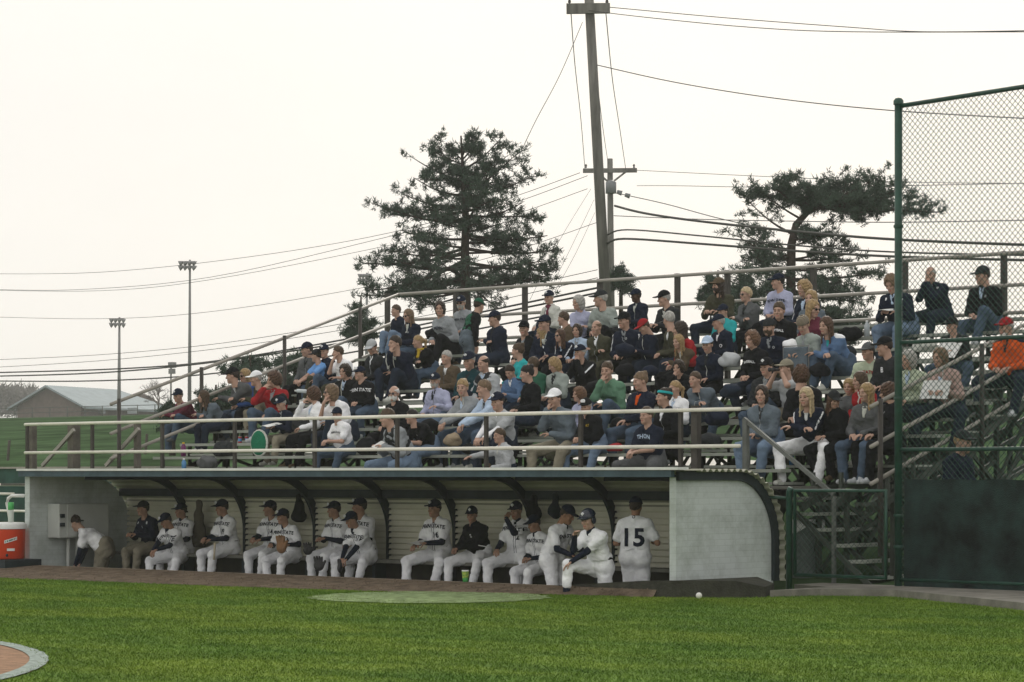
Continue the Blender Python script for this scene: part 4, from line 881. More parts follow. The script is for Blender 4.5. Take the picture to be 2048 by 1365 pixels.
pB = upole('utility_pole', 115, 1223, 660, 1220, 318, .17, .13, [(1166, 1274, 341, .2)], 'shorter farther utility pole with a crossarm behind the tall leaning pole')
for x0, y0, x1, y1 in ((1205, 358, 1220, 378), (1240, 358, 1222, 378)): MB().bar(at_d(x0-12 if x0 < 1215 else x0+12, 344, 114.8), at_d(1221, 368, 114.8), .08, .08).build('arm_brace', wood, pB)
q = at_d(1222, 372, 114.6); MB().lathe((q.x, q.y, q.z-.35), [(0, 0), (.25, 0), (.25, .5), (.1, .6), (0, .6)], 14).build('transformer', mat('grey_can', (.2, .21, .22), .5, .1), pB)
for x, y in ((1242, 384), (1258, 390)): MB().tube([at_d(x-8, y, 114.5), at_d(x+2, y+3, 114.5)], [.09, .12], 10).build('lamp_head', mat('grey_can', (.2, .21, .22), .5, .1), pB)
def wire(pts, dd, r, label, n=14, sag=0, name='power_line'):
    P = [Vector(at_d(x, y, dd[0]+(dd[1]-dd[0])*i/(len(pts)-1))) for i, (x, y) in enumerate(pts)]
    if len(P) == 2: P = [P[0].lerp(P[1], k/n)+Vector((0, 0, -sag*4*(k/n)*(1-k/n))) for k in range(n+1)]
    else:     # smooth through the points
        Q = []
        for i in range(len(P)-1):
            a0 = P[max(i-1, 0)]; b0 = P[i]; c0 = P[i+1]; d0 = P[min(i+2, len(P)-1)]
            for k in range(6): u = k/6; Q.append(.5*((2*b0)+(c0-a0)*u+(2*a0-5*b0+4*c0-d0)*u*u+(3*b0-a0-3*c0+d0)*u**3))
        P = Q+[P[-1]]
    if pts[-1][0] >= 2100: P.append(P[-1]+(P[-1]-P[-3])*9)
    if pts[-1][0] < 0: P.append(P[-1]+(P[-1]-P[-3])*6)
    MB().tube(P, r, 6).build(name, wirem, None, label, 'wire')
W_ = [
 ([(1220, 15), (1450, 36), (1700, 55), (1850, 64), (2100, 61)], (70, 60), .012, 'uppermost thin wire running right from the top crossarm'),
 ([(1165, 20), (1300, 36), (1500, 55), (1700, 64), (2100, 64)], (70, 58), .012, 'second thin wire running right from the top crossarm'),
 ([(1192, 130), (1350, 165), (1550, 197), (1790, 222), (2100, 240)], (70, 55), .014, 'single wire crossing right to the top of the backstop post'),
 ([(1142, 25), (1150, 130), (1162, 240), (1170, 340)], (70, 115), .014, 'left drop wire between the two utility pole crossarms'),
 ([(1212, 28), (1225, 160), (1240, 260), (1252, 342)], (70, 115), .014, 'right drop wire between the two utility pole crossarms'),
 ([(1192, 140), (1205, 250), (1216, 325)], (70, 115), .012, 'middle wire dropping from the tall pole to the shorter one'),
 ([(1165, 45), (1120, 150), (1070, 245), (1030, 330)], (70, 62), .01, 'thin guy wire slanting left from the top of the tall pole'),
 ([(1274, 341), (1500, 352), (1790, 364), (2100, 368)], (115, 90), .014, 'thin wire running right from the far crossarm'),
 ([(1274, 372), (1350, 372), (1600, 375), (2100, 366)], (115, 88), .014, 'thin wire just below the far crossarm running right'),
 ([(1225, 385), (1330, 408), (1450, 440), (1600, 470)], (114, 95), .02, 'sagging service wire from the lamp heads to the right'),
 ([(1230, 412), (1290, 427), (1400, 443), (1600, 464), (1800, 480), (2100, 492)], (70, 52), .034, 'thick bundled cable, highest of the three sagging right'),
 ([(1228, 432), (1400, 439), (1600, 443), (1800, 445), (2100, 440)], (70, 52), .012, 'straight thin cable through the top of the right pine'),
 ([(1215, 470), (1255, 460), (1400, 472), (1600, 492), (1800, 505), (2100, 512)], (70, 52), .022, 'middle beaded cable sagging right across the right pine'),
 ([(1215, 487), (1250, 478), (1400, 488), (1600, 503), (1800, 514), (2100, 522)], (70, 52), .032, 'lowest thick cable sagging right past the right pine'),
 ([(1160, 346), (1000, 403), (780, 466), (500, 514), (200, 545), (-60, 548)], (115, 150), .014, 'highest thin wire running left from the far crossarm'),
 ([(1175, 352), (1000, 415), (760, 478), (420, 555), (150, 580), (-60, 578)], (115, 150), .014, 'second thin wire running left past the light tower'),
 ([(1175, 378), (1000, 438), (760, 495), (420, 560), (200, 582), (-60, 580)], (115, 150), .013, 'third thin wire running left past the light tower'),
 ([(1195, 445), (1000, 510), (730, 575), (420, 624), (200, 638), (-60, 633)], (110, 150), .013, 'thin wire running left just above the shorter light tower'),
 ([(1195, 540), (900, 605), (700, 645), (450, 686), (200, 710), (-60, 722)], (90, 130), .013, 'thin wire left above the two heavy cables'),
 ([(1195, 556), (900, 622), (700, 658), (450, 696), (200, 722), (-60, 738)], (90, 130), .013, 'thin wire left directly above the heavy cables'),
 ([(1200, 575), (1000, 617), (750, 668), (450, 720), (240, 738), (-60, 747)], (70, 105), .03, 'upper heavy cable sagging left below the stand rail'),
 ([(1200, 585), (1000, 626), (750, 675), (450, 722), (200, 746), (-60, 754)], (70, 105), .03, 'middle heavy cable sagging left over the brick building'),
 ([(1200, 610), (1000, 650), (750, 697), (450, 745), (200, 762), (-60, 762)], (70, 105), .028, 'lowest heavy cable sagging left over the brick building roof'),
 ([(1182, 378), (1120, 480), (1060, 600)], (115, 100), .01, 'faint guy wire slanting down left, upper of the fan'),
 ([(1188, 400), (1140, 500), (1085, 610)], (115, 100), .01, 'faint guy wire slanting down left, second of the fan'),
 ([(1190, 425), (1150, 510), (1100, 600)], (115, 100), .01, 'faint guy wire slanting down left, lowest of the fan'),
]
for pts, dd, r_, l_ in W_: wire(pts, dd, r_, l_)
# floodlight towers
galv = mat('galvanised', (.2, .2, .2), .5, .1)
def tower(x, yt, yb, d, rows, label, w=15):
    b0 = at_d(x, yb, d); t0 = at_d(x+1, yt, d); e = empty('floodlight_tower', b0, label, 'floodlight tower', 'floodlight towers beyond the stand')
    MB().tube([b0, t0], [.17*d/200, .08*d/200], 10).build('mast', galv, e)
    for j in range(rows):
        y = yt+4+j*9; MB().bar(at_d(x-w, y, d), at_d(x+w, y, d), .07, .07).build('crossarm', galv, e)
        for k in range(4):
            q = at_d(x-w+2+(2*w-4)*k/3, y, d-.3); MB().tube([q+Vector((0, 0, -.02)), q+Vector((-.22, -.2, -.16))], [.1*d/200, .24*d/200], 10).build('lamp', galv, e)
tower(379, 520, 834, 200, 2, 'taller floodlight tower rising behind the maroon hoodie spectator', 15)
tower(238, 635, 834, 260, 2, 'floodlight tower in front of the brick building, second from left edge', 14)
tower(733, 546, 800, 220, 2, 'floodlight tower partly behind the tall pine branches', 11)
# speaker / sign box on a pole near the bare tree
e = empty('scoreboard_pole', at_d(342, 834, 190), 'thin pole with two grey boxes before the bare tree', 'speaker pole')
MB().tube([at_d(342, 834, 190), at_d(342, 725, 190)], .07).build('mast', galv, e)
MB().box(*[tuple(at_d(336, 736, 190)), tuple(at_d(336, 736, 190)+Vector((.45, .45, .42)))]).build('box', galv, e); MB().box(*[tuple(at_d(337, 748, 190)), tuple(at_d(337, 748, 190)+Vector((.35, .4, .38)))]).build('box', galv, e)
# building
D = 300; bt_ = mat('brown_brick', (.13, .1, .085), .9, .15, 2); rfm = mat('shingle_grey', (.26, .31, .33), .8, .1, 1)
hb = empty('brick_building', at_d(200, 834, D), 'low brown brick building with a wide grey roof beyond the field', 'building')
a = at_d(35, 834, D); b_ = at_d(162, 834, D-6); c_ = at_d(345, 834, D+14)
ax1 = (b_-a); ax1.z = 0; ax2 = (c_-b_); ax2.z = 0
z0 = a.z-1; ze = at_d(100, 813, D).z; zr_ = at_d(100, 777, D).z
A0 = Vector((a.x, a.y, 0)); B0 = A0+ax1; C0 = B0+ax2; D0 = A0+ax2; M0 = (A0+B0)/2; M1 = M0+ax2
Z_ = lambda p, z: (p.x, p.y, z)
MB().add([Z_(A0, z0), Z_(B0, z0), Z_(B0, ze), Z_(M0, zr_), Z_(A0, ze)], [(0, 1, 2, 3, 4)]) if False else None
w = MB(); w.add([Z_(A0, z0), Z_(B0, z0), Z_(C0, z0), Z_(D0, z0), Z_(A0, ze), Z_(B0, ze), Z_(C0, ze), Z_(D0, ze), Z_(M0, zr_), Z_(M1, zr_)], [(0, 1, 5, 8, 4), (1, 2, 6, 5), (2, 3, 7, 9, 6), (3, 0, 4, 7)]); w.build('wall', bt_, hb)
o1 = ax1.normalized()*1.2; o2 = ax2.normalized()*.8; k_ = (zr_-ze)/(ax1.length/2)
w = MB(); dzv = Vector((0, 0, .25)); e0 = [Vector(Z_(A0-o1-o2, ze-k_*1.2)), Vector(Z_(M0-o2, zr_)), Vector(Z_(B0+o1-o2, ze-k_*1.2)), Vector(Z_(C0+o1+o2, ze-k_*1.2)), Vector(Z_(M1+o2*0-ax2.normalized()*6, zr_)), Vector(Z_(D0-o1+o2, ze-k_*1.2))]
w.add([*e0, *[p+dzv for p in e0]], [(6, 7, 10, 11), (7, 8, 9, 10), (0, 5, 4, 1), (1, 4, 3, 2), (0, 1, 7, 6), (1, 2, 8, 7), (2, 3, 9, 8), (3, 4, 10, 9), (4, 5, 11, 10), (5, 0, 6, 11)]); w.build('roof', rfm, hb)
for x, wd in ((190, 20), (255, 30)):
    MB().box(tuple(at_d(x, 828, D-2)), tuple(at_d(x, 828, D-2)+Vector((1.6, .3, .7)))).build('window', mat('far_glass', (.3, .33, .35), .2, .1), hb)
# field fence along the rise
ff = empty('field_fence', at_d(150, 834, 230), 'low far dark rail fence along the crest before the brick building', 'fence'); fm = mat('fence_dark', (.09, .1, .09), .8, .1)
ps = [at_d(x, 0, 230) for x in range(-40, 420, 35)]
for p in ps: g = float(terr(np.array(p.x), np.array(p.y))); MB().tube([(p.x, p.y, g-.1), (p.x, p.y, g+.95)], .05, 6).build('post', fm, ff)
for h_ in (.9, .45): MB().tube([(p.x, p.y, float(terr(np.array(p.x), np.array(p.y)))+h_) for p in ps], .035, 6).build('rail', fm, ff)
for x in (15, 60, 290):
    p = at_d(x, 0, 62); g = float(terr(np.array(p.x), np.array(p.y))); MB().bar((p.x, p.y, g-.1), (p.x+.08, p.y, g+.5), .05, .05).build('stake', gp, None, {15: 'leftmost short wooden stake leaning in the grassy bank', 60: 'short wooden stake in the bank above the cooler', 290: 'short wooden stake in the bank beside the stand'}[x], 'stake')
# pale road strip seen under the seats
m = MB(); pts = [(-11, 11), (8, 11), (8, 13.5), (-11, 13.5)]
vs = []; N_ = 24
for i in range(N_):
    s_ = -23+13*i/(N_-1)
    for tt in (14.4, 15.8): vs.append((s_, tt, float(gz(np.array(s_), np.array(tt)))+.02))
m.add(vs, [(2*i, 2*i+2, 2*i+3, 2*i+1) for i in range(N_-1)]); m.build('road', mat('pale_gravel', (.62, .6, .55), .9, .1, 3), kind='structure')
# ------------------------------------------------------------------ trees
needle = mat('needles', (.05, .08, .056), .8, .35, 2.2); bark = mat('pine_bark', (.045, .034, .027), .95, .35, 10, .8, 30)
def tufts(C_, n_needle, L, rs, up=.6):
    C_ = np.asarray(C_); n = len(C_); D_ = rs.normal(size=(n, n_needle, 3)); D_[..., 2] += up; D_ /= np.linalg.norm(D_, axis=2, keepdims=True)
    ln = L*rs.uniform(.6, 1.15, (n, n_needle, 1)); W = np.cross(D_, rs.normal(size=(n, n_needle, 3))); W /= np.linalg.norm(W, axis=2, keepdims=True)+1e-9
    B = C_[:, None, :]+rs.normal(size=(n, n_needle, 3))*L*.22; w = L*.095
    V = np.stack([B-W*w, B+W*w, B+D_*ln], 2).reshape(-1, 3); return V
def curve(a, b, sagv, n=6):
    return [a.lerp(b, k/n)+Vector((0, 0, sagv*math.sin(math.pi*k/n))) for k in range(n+1)]
def pine(name, d, trunk, limbs, label, seed, L=.15, dens=1.0, tw=.2, nn=22, group=None, cat='tree'):
    """trunk: [(x,y,radius m)], limbs: [(x0,y0,x1,y1,depth)] in photo pixels at distance d"""
    rs = np.random.RandomState(seed); random.seed(seed); S1 = FPX/d
    e = empty(name, at_d(trunk[0][0], trunk[0][1], d), label, cat, group)
    T = [at_d(x, y, d) for x, y, r in trunk]; tb = MB(); tb.tube(T, [r for _, _, r in trunk], 10)
    CC = []
    for (x0, y0, x1, y1, dd) in limbs:
        a = at_d(x0, y0, d); b = at_d(x1, y1, d+dd); Ln = (b-a).length; pts = curve(a, b, -.06*Ln+rs.uniform(-.03, .05)*Ln)
        r0 = min(.075, .018*Ln+.012); tb.tube(pts, [r0*(1-.75*k/6) for k in range(7)], 6)
        nsub = int(5+Ln*5*dens)
        for q in range(nsub):
            u = rs.uniform(.3, 1.02)**.8; k = min(5, int(u*6)); p = pts[k].lerp(pts[k+1], min(1, u*6-k)); w_ = (.16+.34*(1-abs(u-.65)))*min(1, Ln/1.6)
            dirv = Vector((rs.normal()*1, rs.normal()*1, rs.normal()*.33+.25)).normalized(); q_ = p+dirv*w_*rs.uniform(.5, 1.2)*1.25
            tb.tube([p, p.lerp(q_, .55)+Vector((0, 0, -.02)), q_], [.012, .009, .005], 3, False)
            for u2 in (.45, .7, .88, 1.0): CC.append(np.array(p.lerp(q_, u2))+rs.normal(size=3)*.035)
            for _ in range(2): CC.append(np.array(q_)+rs.normal(size=3)*.09)
    tb.build('trunk', bark, e); V = tufts(CC, nn, L, rs)-np.array(e.location)
    o = link('crown', np_mesh('crown', V, np.arange(len(V)).reshape(-1, 3), [needle]), e); o['_w'] = tuple(e.location); return e
rs = np.random.RandomState(5)
tr = [(934, 720, .17), (932, 600, .15), (930, 500, .13), (932, 440, .11), (928, 400, .08), (926, 340, .055), (922, 272, .025)]
def tx(y): return np.interp(y, [255, 340, 400, 440, 600], [922, 926, 928, 932, 932])
lim = [(932, 440, 985, 300, .3), (985-20, 350, 1030, 290, -.5), (930, 500, 725, 522, .4), (930, 515, 745, 580, -1.0), (930, 470, 800, 450, .5), (930, 432, 765, 398, -.2), (929, 400, 803, 372, .4), (926, 345, 822, 292, .2), (926, 330, 868, 258, .5), (924, 300, 960, 245, .2), (926, 320, 1004, 250, .4),
       (931, 420, 1075, 420, .2), (931, 460, 1095, 462, -.6), (932, 490, 1115, 492, .5), (932, 520, 1120, 536, -.2), (930, 380, 1062, 335, .5), (929, 360, 1015, 290, .2), (932, 540, 1090, 560, .8), (932, 560, 1000, 620, .4), (932, 550, 860, 575, .6), (932, 575, 740, 590, .6), (932, 585, 800, 560, -.6), (932, 580, 1105, 545, .3), (932, 590, 830, 615, .3), (930, 410, 780, 415, .8), (925, 290, 940, 246, -.2), (925, 300, 900, 262, .3)]
for y in np.linspace(308, 590, 26):
    hw = np.interp(y, [260, 300, 350, 400, 450, 500, 560, 600], [25, 60, 100, 135, 130, 170, 185, 140])
    for _ in range(2 if rs.rand() < .55 else 1):
        a_ = rs.uniform(0, 6.28); L_ = hw*rs.uniform(.55, 1.0); lim.append((tx(y), y, tx(y)+math.cos(a_)*L_, y-rs.uniform(-12, 32)*(.8 if y > 450 else 1.2), math.sin(a_)*L_/FPX*75))
lim = [(x0, 600-(600-y0)*.93, x1, 600-(600-y1)*.93, dd) for x0, y0, x1, y1, dd in lim]
pine('pine_tree', 75, tr, lim, 'tall pine with a broad tiered crown behind the left half of the stand', 11, L=.15, dens=.8, nn=13)
lim = [(1615+rs.uniform(-10, 50), 415, rs.uniform(1500, 1800), rs.uniform(372, 425), rs.uniform(-1.2, 1.2)) for _ in range(16)]+[(1583, y_, 1583+rs.uniform(-110, 150), y_-rs.uniform(-10, 25), rs.uniform(-1.2, 1.2)) for y_ in np.linspace(480, 680, 16)]+[(1590, 470, 1490, 395, .3), (1583, 500, 1475, 460, .4), (1583, 520, 1480, 475, -.5), (1583, 540, 1530, 585, .4), (1585, 560, 1500, 520, .6), (1605, 440, 1520, 380, .2), (1612, 425, 1590, 352, .3), (1640, 412, 1548, 358, -.4), (1650, 408, 1650, 365, .3), (1650, 408, 1700, 372, .4), (1660, 405, 1757, 352, .3),
       (1660, 405, 1780, 395, .6), (1665, 408, 1800, 420, -.4), (1665, 408, 1880, 425, .2), (1660, 410, 1850, 405, .5), (1665, 410, 1740, 440, .4), (1640, 412, 1600, 400, .5), (1583, 520, 1690, 480, .5), (1583, 540, 1700, 520, .3), (1583, 560, 1760, 545, .4), (1583, 580, 1730, 600, -.4), (1583, 600, 1740, 640, .4), (1585, 620, 1770, 660, .4), (1585, 600, 1450, 560, .3), (1585, 615, 1430, 600, .6), (1665, 410, 1760, 380, .8), (1665, 410, 1720, 395, -.7), (1640, 412, 1680, 350, .5), (1620, 420, 1560, 370, .7), (1660, 405, 1810, 385, .3), (1650, 408, 1620, 372, -.5),
       (1583, 480, 1640, 460, .4), (1583, 610, 1650, 560, -.3), (1585, 640, 1700, 690, .4), (1585, 640, 1800, 680, .2), (1583, 590, 1690, 570, .7), (1584, 640, 1440, 640, .5)]
pine('pine_tree', 70, [(1588, 740, .17), (1583, 640, .15), (1582, 560, .13), (1583, 490, .12), (1592, 450, .1), (1615, 425, .085), (1650, 408, .065), (1680, 402, .05)], lim, 'flat topped leaning pine with twisted trunk behind the right half of the stand', 12, L=.15, dens=.8, nn=14)
def lowpine(x, y, w, h, d, seed, label):
    rs = np.random.RandomState(seed); tr = [(x, y+h+60, .08), (x, y, .05), (x, y-h, .02)]; lim = []
    for k in range(int(9+w*h/500)):
        yy = y+rs.uniform(-.7, 1)*h; ww = w*(1-.55*max(0, (y-yy)/h)); a_ = rs.uniform(0, 6.28); lim.append((x, yy+10, x+math.cos(a_)*ww*rs.uniform(.6, 1), yy-rs.uniform(0, .3)*h, math.sin(a_)*ww/FPX*d))
    pine('pine_tree', d, tr, lim, label, seed, L=.13, dens=1.3, nn=16, group='low pines behind the stand')
for a in ((500, 755, 55, 45, 62, 21, 'low dark pine behind the spectators in the left upper rows'), (590, 745, 55, 35, 64, 22, 'low dark pine behind the light blue shirt spectator'), (432, 800, 40, 30, 60, 26, 'lowest small pine at the left end of the stand'), (722, 640, 32, 45, 66, 23, 'small pine left of the tall pine beside the back rail'), (1436, 575, 36, 34, 66, 24, 'small pine behind the dark brown cap spectator'),
          (1500, 590, 34, 40, 68, 25, 'small pine left of the white sweatshirt spectator'), (1242, 560, 22, 30, 80, 27, 'small distant pine right of the utility poles'), (345, 830, 26, 22, 58, 28, 'tiny shrubby pine beside the maroon hoodie spectator')): lowpine(*a)
def bare(x, y0, y1, d, seed, label, w=1.0):
    rs = np.random.RandomState(seed); mb = MB(); b0 = at_d(x, y0, d); H_ = (y0-y1)/FPX*d
    def br(p, dr, L, r, lv):
        q = p+dr*L; mb.tube([p, p.lerp(q, .5)+Vector(rs.normal(size=3))*L*.05, q], [r, r*.85, r*.65], 4, False)
        if lv > 0:
            for k in range(4 if lv > 1 else 3):
                nd = (dr+Vector(rs.normal(size=3))*.55*w+Vector((0, 0, .12))).normalized(); br(p.lerp(q, rs.uniform(.45, 1)), nd, L*rs.uniform(.55, .8), r*.55, lv-1)
    br(b0, Vector((0, 0, 1)), H_*.36, H_*.022, 5)
    e = empty('bare_tree', b0, label, 'tree'); mb.build('branches', mat('bare_bark', (.13, .11, .1), .9, .2), e)
bare(318, 834, 735, 180, 31, 'leafless round tree beside the brick building')
# far woods
rs = np.random.RandomState(9); V = []
n = 9000; xx = rs.uniform(-200, 150, n); hgt = np.interp(xx, [-200, 0, 60, 100, 150], [60, 50, 46, 30, 20])+6*np.sin(xx*.23)+4*np.sin(xx*.71); yy = 834-hgt*np.sqrt(rs.rand(n)); dd = rs.uniform(430, 520, n)
dirs = (np.array(FWD)[None]+np.array(RGT)[None]*((xx-1024)/FPX)[:, None]); dirs[:, 2] = (HOR-yy)/FPX; Pp = np.array(CAM)+dirs*dd[:, None]
V = tufts(Pp, 3, 1.6, rs, .9); tag(link('distant_woods', np_mesh('distant_woods', V, np.arange(len(V)).reshape(-1, 3), [mat('bare_wood', (.13, .12, .11), .9, .2)])), 'hazy leafless woods on the far left horizon', 'woods', kind='stuff')
# ------------------------------------------------------------------ spectators: head position in the photo decides row and place
GRP = 'spectators seated in the bleachers'
SEATS = {}
def place(x, y, o, row=None, seat=None):
    K = skeleton(o); yaw = R(o.get('b', 0)); hc = rz(yaw)@K['head']; best = None
    for k in ([row] if row is not None else range(-1, NR)):
        t, z = seat if seat else (rowt(k), rowz(k)); S = .97
        for _ in range(4): p = at_t(x, y, t+hc[1]*S); S_ = (p.z-z)/hc[2]; S = max(.8, min(1.15, S_))
        if best is None or abs(S_-.97) < abs(best[0]-.97): best = (S_, k, t, z)
    S_, k, t, z = best; S = max(.86, min(1.08, S_)); p = at_t(x, y, t+hc[1]*S)
    if not .84 < S_ < 1.1: print('SCALE', x, y, k, round(S_, 2))
    return Vector((p.x-hc[0]*S, t, p.z-hc[2]*S if not .86 < S_ < 1.08 else z)), yaw, S, k
random.seed(21)
def pose_long(o): return o.get('sleeve', 'long') == 'long' and 'text' not in o
def sp(x, y, top, leg, hair, label, pose=None, h=None, cap=None, row=None, group=GRP, seat=None, **o):
    o.update(top=top, leg=leg, hair=hair, cap=cap); o['pose'] = pose or random.choice(['lap', 'lap', 'knees', 'cross', 'crossed', 'hold' if False else 'lap'])
    h = -42+random.uniform(-25, 20) if h is None else h; o.setdefault('b', random.uniform(-12, 14)); o['hy'] = max(-80, min(80, h+42-o['b'])) if not o.get('freehead') else h+42-o['b']
    o.setdefault('hp', random.uniform(0, 10)); o.setdefault('legs', random.choice(['n', 'n', 'n', 'wide', 'back', 'half'])); o.setdefault('fat', random.uniform(1.02, 1.12) if o.get('fem') else random.uniform(1.06, 1.22)); o.setdefault('jit', random.uniform(-.07, .07) if seat is None else 0)
    if seat is None: o.setdefault('tilt', random.uniform(-.1, .1)); o.setdefault('lean', LEAN.get(o['pose'], .1)+random.uniform(-.06, .14))
    if seat is None and pose_long(o):
        r_ = random.random()
        if r_ < .3: o.setdefault('zip', random.choice(['grey', 'offw', 'dgrey']))
        if r_ < .65: o.setdefault('inner', random.choice(['white', 'offw', 'grey', 'char', 'pblue']))
        if o['top'] == 'navy' and 'panel' not in o and random.random() < .45: o['panel'] = random.choice(['side', 'sleeve'])
    o.setdefault('shoes', random.choice(['lgrey', 'dgrey', 'black', 'brown', 'offw'])); o.setdefault('twist', random.uniform(-8, 8))
    if seat is None and 'text' not in o and o['top'] in ('navy', 'black', 'char', 'teal') and random.random() < .4: o['text'] = [('o', random.uniform(.05, .08), random.uniform(.04, .09), random.uniform(-.02, .05), 'f', 'lgrey')]
    root, yaw, S, k = place(x, y, o, row, seat); ob, K = person(root, yaw, S, o, label, group)
    if seat is None:
        for (s2, x2) in SEATS.get(k, []):
            if abs(s2-root.x) < .36: print('CLOSE row', k, x, x2, round(abs(s2-root.x), 2))
        SEATS.setdefault(k, []).append((root.x, x))
    return ob, K
def in_hand(ob, K, s_, off=(0, -.06, 0)):      # world point by a hand
    return ob.matrix_world @ Vector(K['wr'][s_]+V3(*off))
paper_m = mat('paper', (.62, .63, .62), .8, .05)
def sheet(ob, K, label, off=(0, -.05, .03), w=.21, l=.28, tilt=.5, yaw=.0, cat='paper', m=None, th=.004):
    c_ = ob.matrix_world @ Vector((K['wr'][-1]+K['wr'][1])/2+V3(*off)); mb = MB(); vs = []
    Rm = Matrix.Rotation(ob.matrix_world.to_euler().z+yaw, 3, 'Z') @ Matrix.Rotation(tilt, 3, 'X')
    for dz in (0, th):
        for i in range(5):
            for j in (-1, 1): vs.append(c_+Rm@Vector(((i/2-1)*w/2, j*l/2, dz+.012*math.sin(i*1.1))))
    f = [(2*i, 2*i+2, 2*i+3, 2*i+1) for i in range(4)]+[(10+2*i+1, 10+2*i+3, 10+2*i+2, 10+2*i) for i in range(4)]+[(2*i, 2*i+10, 2*i+12, 2*i+2) for i in range(4)]+[(2*i+1, 2*i+3, 2*i+13, 2*i+11) for i in range(4)]+[(0, 1, 11, 10), (8, 18, 19, 9)]
    mb.add(vs, f); return mb.build(cat.replace(' ', '_'), m or paper_m, None, label, cat)
F = dict(fem=True)
# --- left end
sp(356, 792, 'maroon', 'jean', 'short/dark', 'man in maroon hoodie and navy cap with arms crossed on knees, far left end', 'cross', -35, 'navy', logo='ns', hood=1, hp=12)
sp(407, 794, 'slate', 'djean', 'long/brown', 'woman with brown hair in blue grey hoodie beside the maroon hoodie man', 'cross', -85, **F, hood=1, b=-15)
sp(465, 752, 'dgrey', 'black', 'short/dark', 'man in dark grey shirt and black cap in profile, leftmost of the row of five', 'cross', -95, 'black', b=-20)
sp(490, 752, 'blue', 'jean', 'bob/blond', 'blond person in bright blue jacket behind the white cap man', 'lap', -50, shades=1, hood=1)
sp(512, 758, 'olive', 'khaki', 'fringe/grey', 'older man in white cap and dark jacket with khaki trousers', 'cross', -80, 'white')
sp(548, 760, 'red', 'jean', 'curly/auburn', 'woman with curly auburn hair in dark red jacket holding a cup to her mouth', 'drink', -70, **F, legs='up')
o7 = sp(562, 808, 'navy', 'khaki', 'short/grey', 'man in navy cap and navy jacket with khaki trousers holding white papers', 'hold', -40, 'navy', logo='ns', hp=15, legs='n')
sheet(*o7, 'white papers held by the navy cap man in khaki trousers', w=.24, l=.3, tilt=.2)
sp(614, 700, 'dgrey', 'black', 'short/dark', 'man in navy cap and dark top hidden behind the light blue shirt man', 'lap', -70, 'navy')
sp(633, 712, 'lblue', 'olive', 'short/black', 'young man in bright light blue T-shirt and dark cap looking left', 'knees', -110, 'char', sleeve='short', b=-10, lean=.3)
sp(648, 703, 'navy', 'jean', 'short/dark', 'person in navy cap mostly hidden behind the light blue shirt man', 'lap', -20, 'navy', logo='ns')
sp(676, 706, 'white', 'olive', 'short/brown', 'young man in white T-shirt with a hand raised to his mouth', 'mouth', -80, sleeve='short', b=-5)
sp(690, 744, 'black', 'jean', 'curly/dark', 'person with shaggy dark hair in black zip jacket above the white shirt woman', 'lap', -40)
sp(720, 748, 'black', 'jean', 'short/dark', 'young man in black sweatshirt with white arched lettering and white fronted cap', 'lap', -55, 'navy', logo='front', b=5, text=[('PENN STATE', .085, .0, .02, 'f', 'white')], lean=.2)
sp(744, 695, 'char', 'jean', 'short/dark', 'man in pale grey cap looking down in open dark jacket', 'lap', -30, 'lgrey', hp=28)
sp(790, 688, 'navy', 'djean', 'short/dark', 'dark haired man in navy jacket resting chin on hand with raised knees', 'chin', -60, legs='up')
sp(836, 684, 'black', 'jean', 'pony/blond', 'blond woman with ponytail, black coat and yellow scarf', 'cross', -75, **F, scarf='yellow', b=-10)
sp(788, 788, 'black', 'black', 'fringe/white', 'white haired bearded man in dark glasses and black jacket', 'lap', -25, shades=1, beard='white')
o18 = sp(870, 762, 'lav', 'ljean', 'short/grey', 'grey bearded man in navy cap and pale pinstriped jacket', 'arm', -20, 'navy', logo='ns', beard='grey', jname='jacket', hands={1: (.28, -.3, .35)})
sp(626, 790, 'white', 'black', 'curly/auburn', 'curly haired woman in white long sleeved shirt lifting a clear bottle', 'drink', -110, **F, b=-25)
sp(662, 786, 'white', 'djean', 'bob/lbrown', 'woman in sunglasses and white T-shirt with hand at her chin', 'chin', -75, **F, shades=1, sleeve='short')
sp(674, 830, 'white', 'jean', 'short/dark', 'front row man in white T-shirt and navy cap with clasped hands', 'knees', -20, 'navy', sleeve='short', text=[('PENN STATE', .05, 0, .0, 'f', 'navy')], lean=.28, fat=1.2, hands={-1: (-.06, -.42, .28), 1: (.05, -.42, .28)})
o22 = sp(775, 836, 'grey', 'ljean', 'short/brown', 'man with cropped hair, grey shirt and dark vest reading papers', 'hold', -75, vest='char', lean=.5, b=-15)
sheet(*o22, 'small white booklet in the hands of the dark vest man', w=.15, l=.2)
sp(824, 834, 'black', 'ljean', 'short/black', 'front row man with black hair in black short sleeved shirt', 'knees', -70, sleeve='short', b=-10, fat=1.12)
# --- upper left
sp(792, 622, 'navy', 'ljean', 'short/brown', 'short haired man in navy shirt, leftmost in the top row', 'lap', -60, legs='up')
sp(817, 632, 'navy', 'jean', 'long/lbrown', 'woman with long light brown hair and sunglasses leaning on the navy shirt man', 'lap', -50, **F, shades=1)
sp(880, 618, 'grey', 'black', 'bob/dark', 'woman with dark bob in heather grey sweatshirt in the top row', 'lap', -10, **F, text=[('PENN', .07, 0, 0, 'f', 'navy')], hood=1)
sp(922, 606, 'grey', 'djean', 'short/grey', 'man in navy cap, sunglasses and grey hooded sweatshirt in the top row', 'lap', -20, 'navy', logo='ring', shades=1, beard='grey', hood=1, text=[('PENN STATE', .06, 0, 0, 'f', 'navy')])
sp(989, 638, 'navy', 'djean', 'short/dark', 'man in navy cap and navy jacket facing the standing green vest man', 'crossed', -80, 'navy', hood=1, b=-15)
sp(893, 716, 'brown', 'djean', 'short/grey', 'fair haired man with glasses in brown jacket', 'lap', -45)
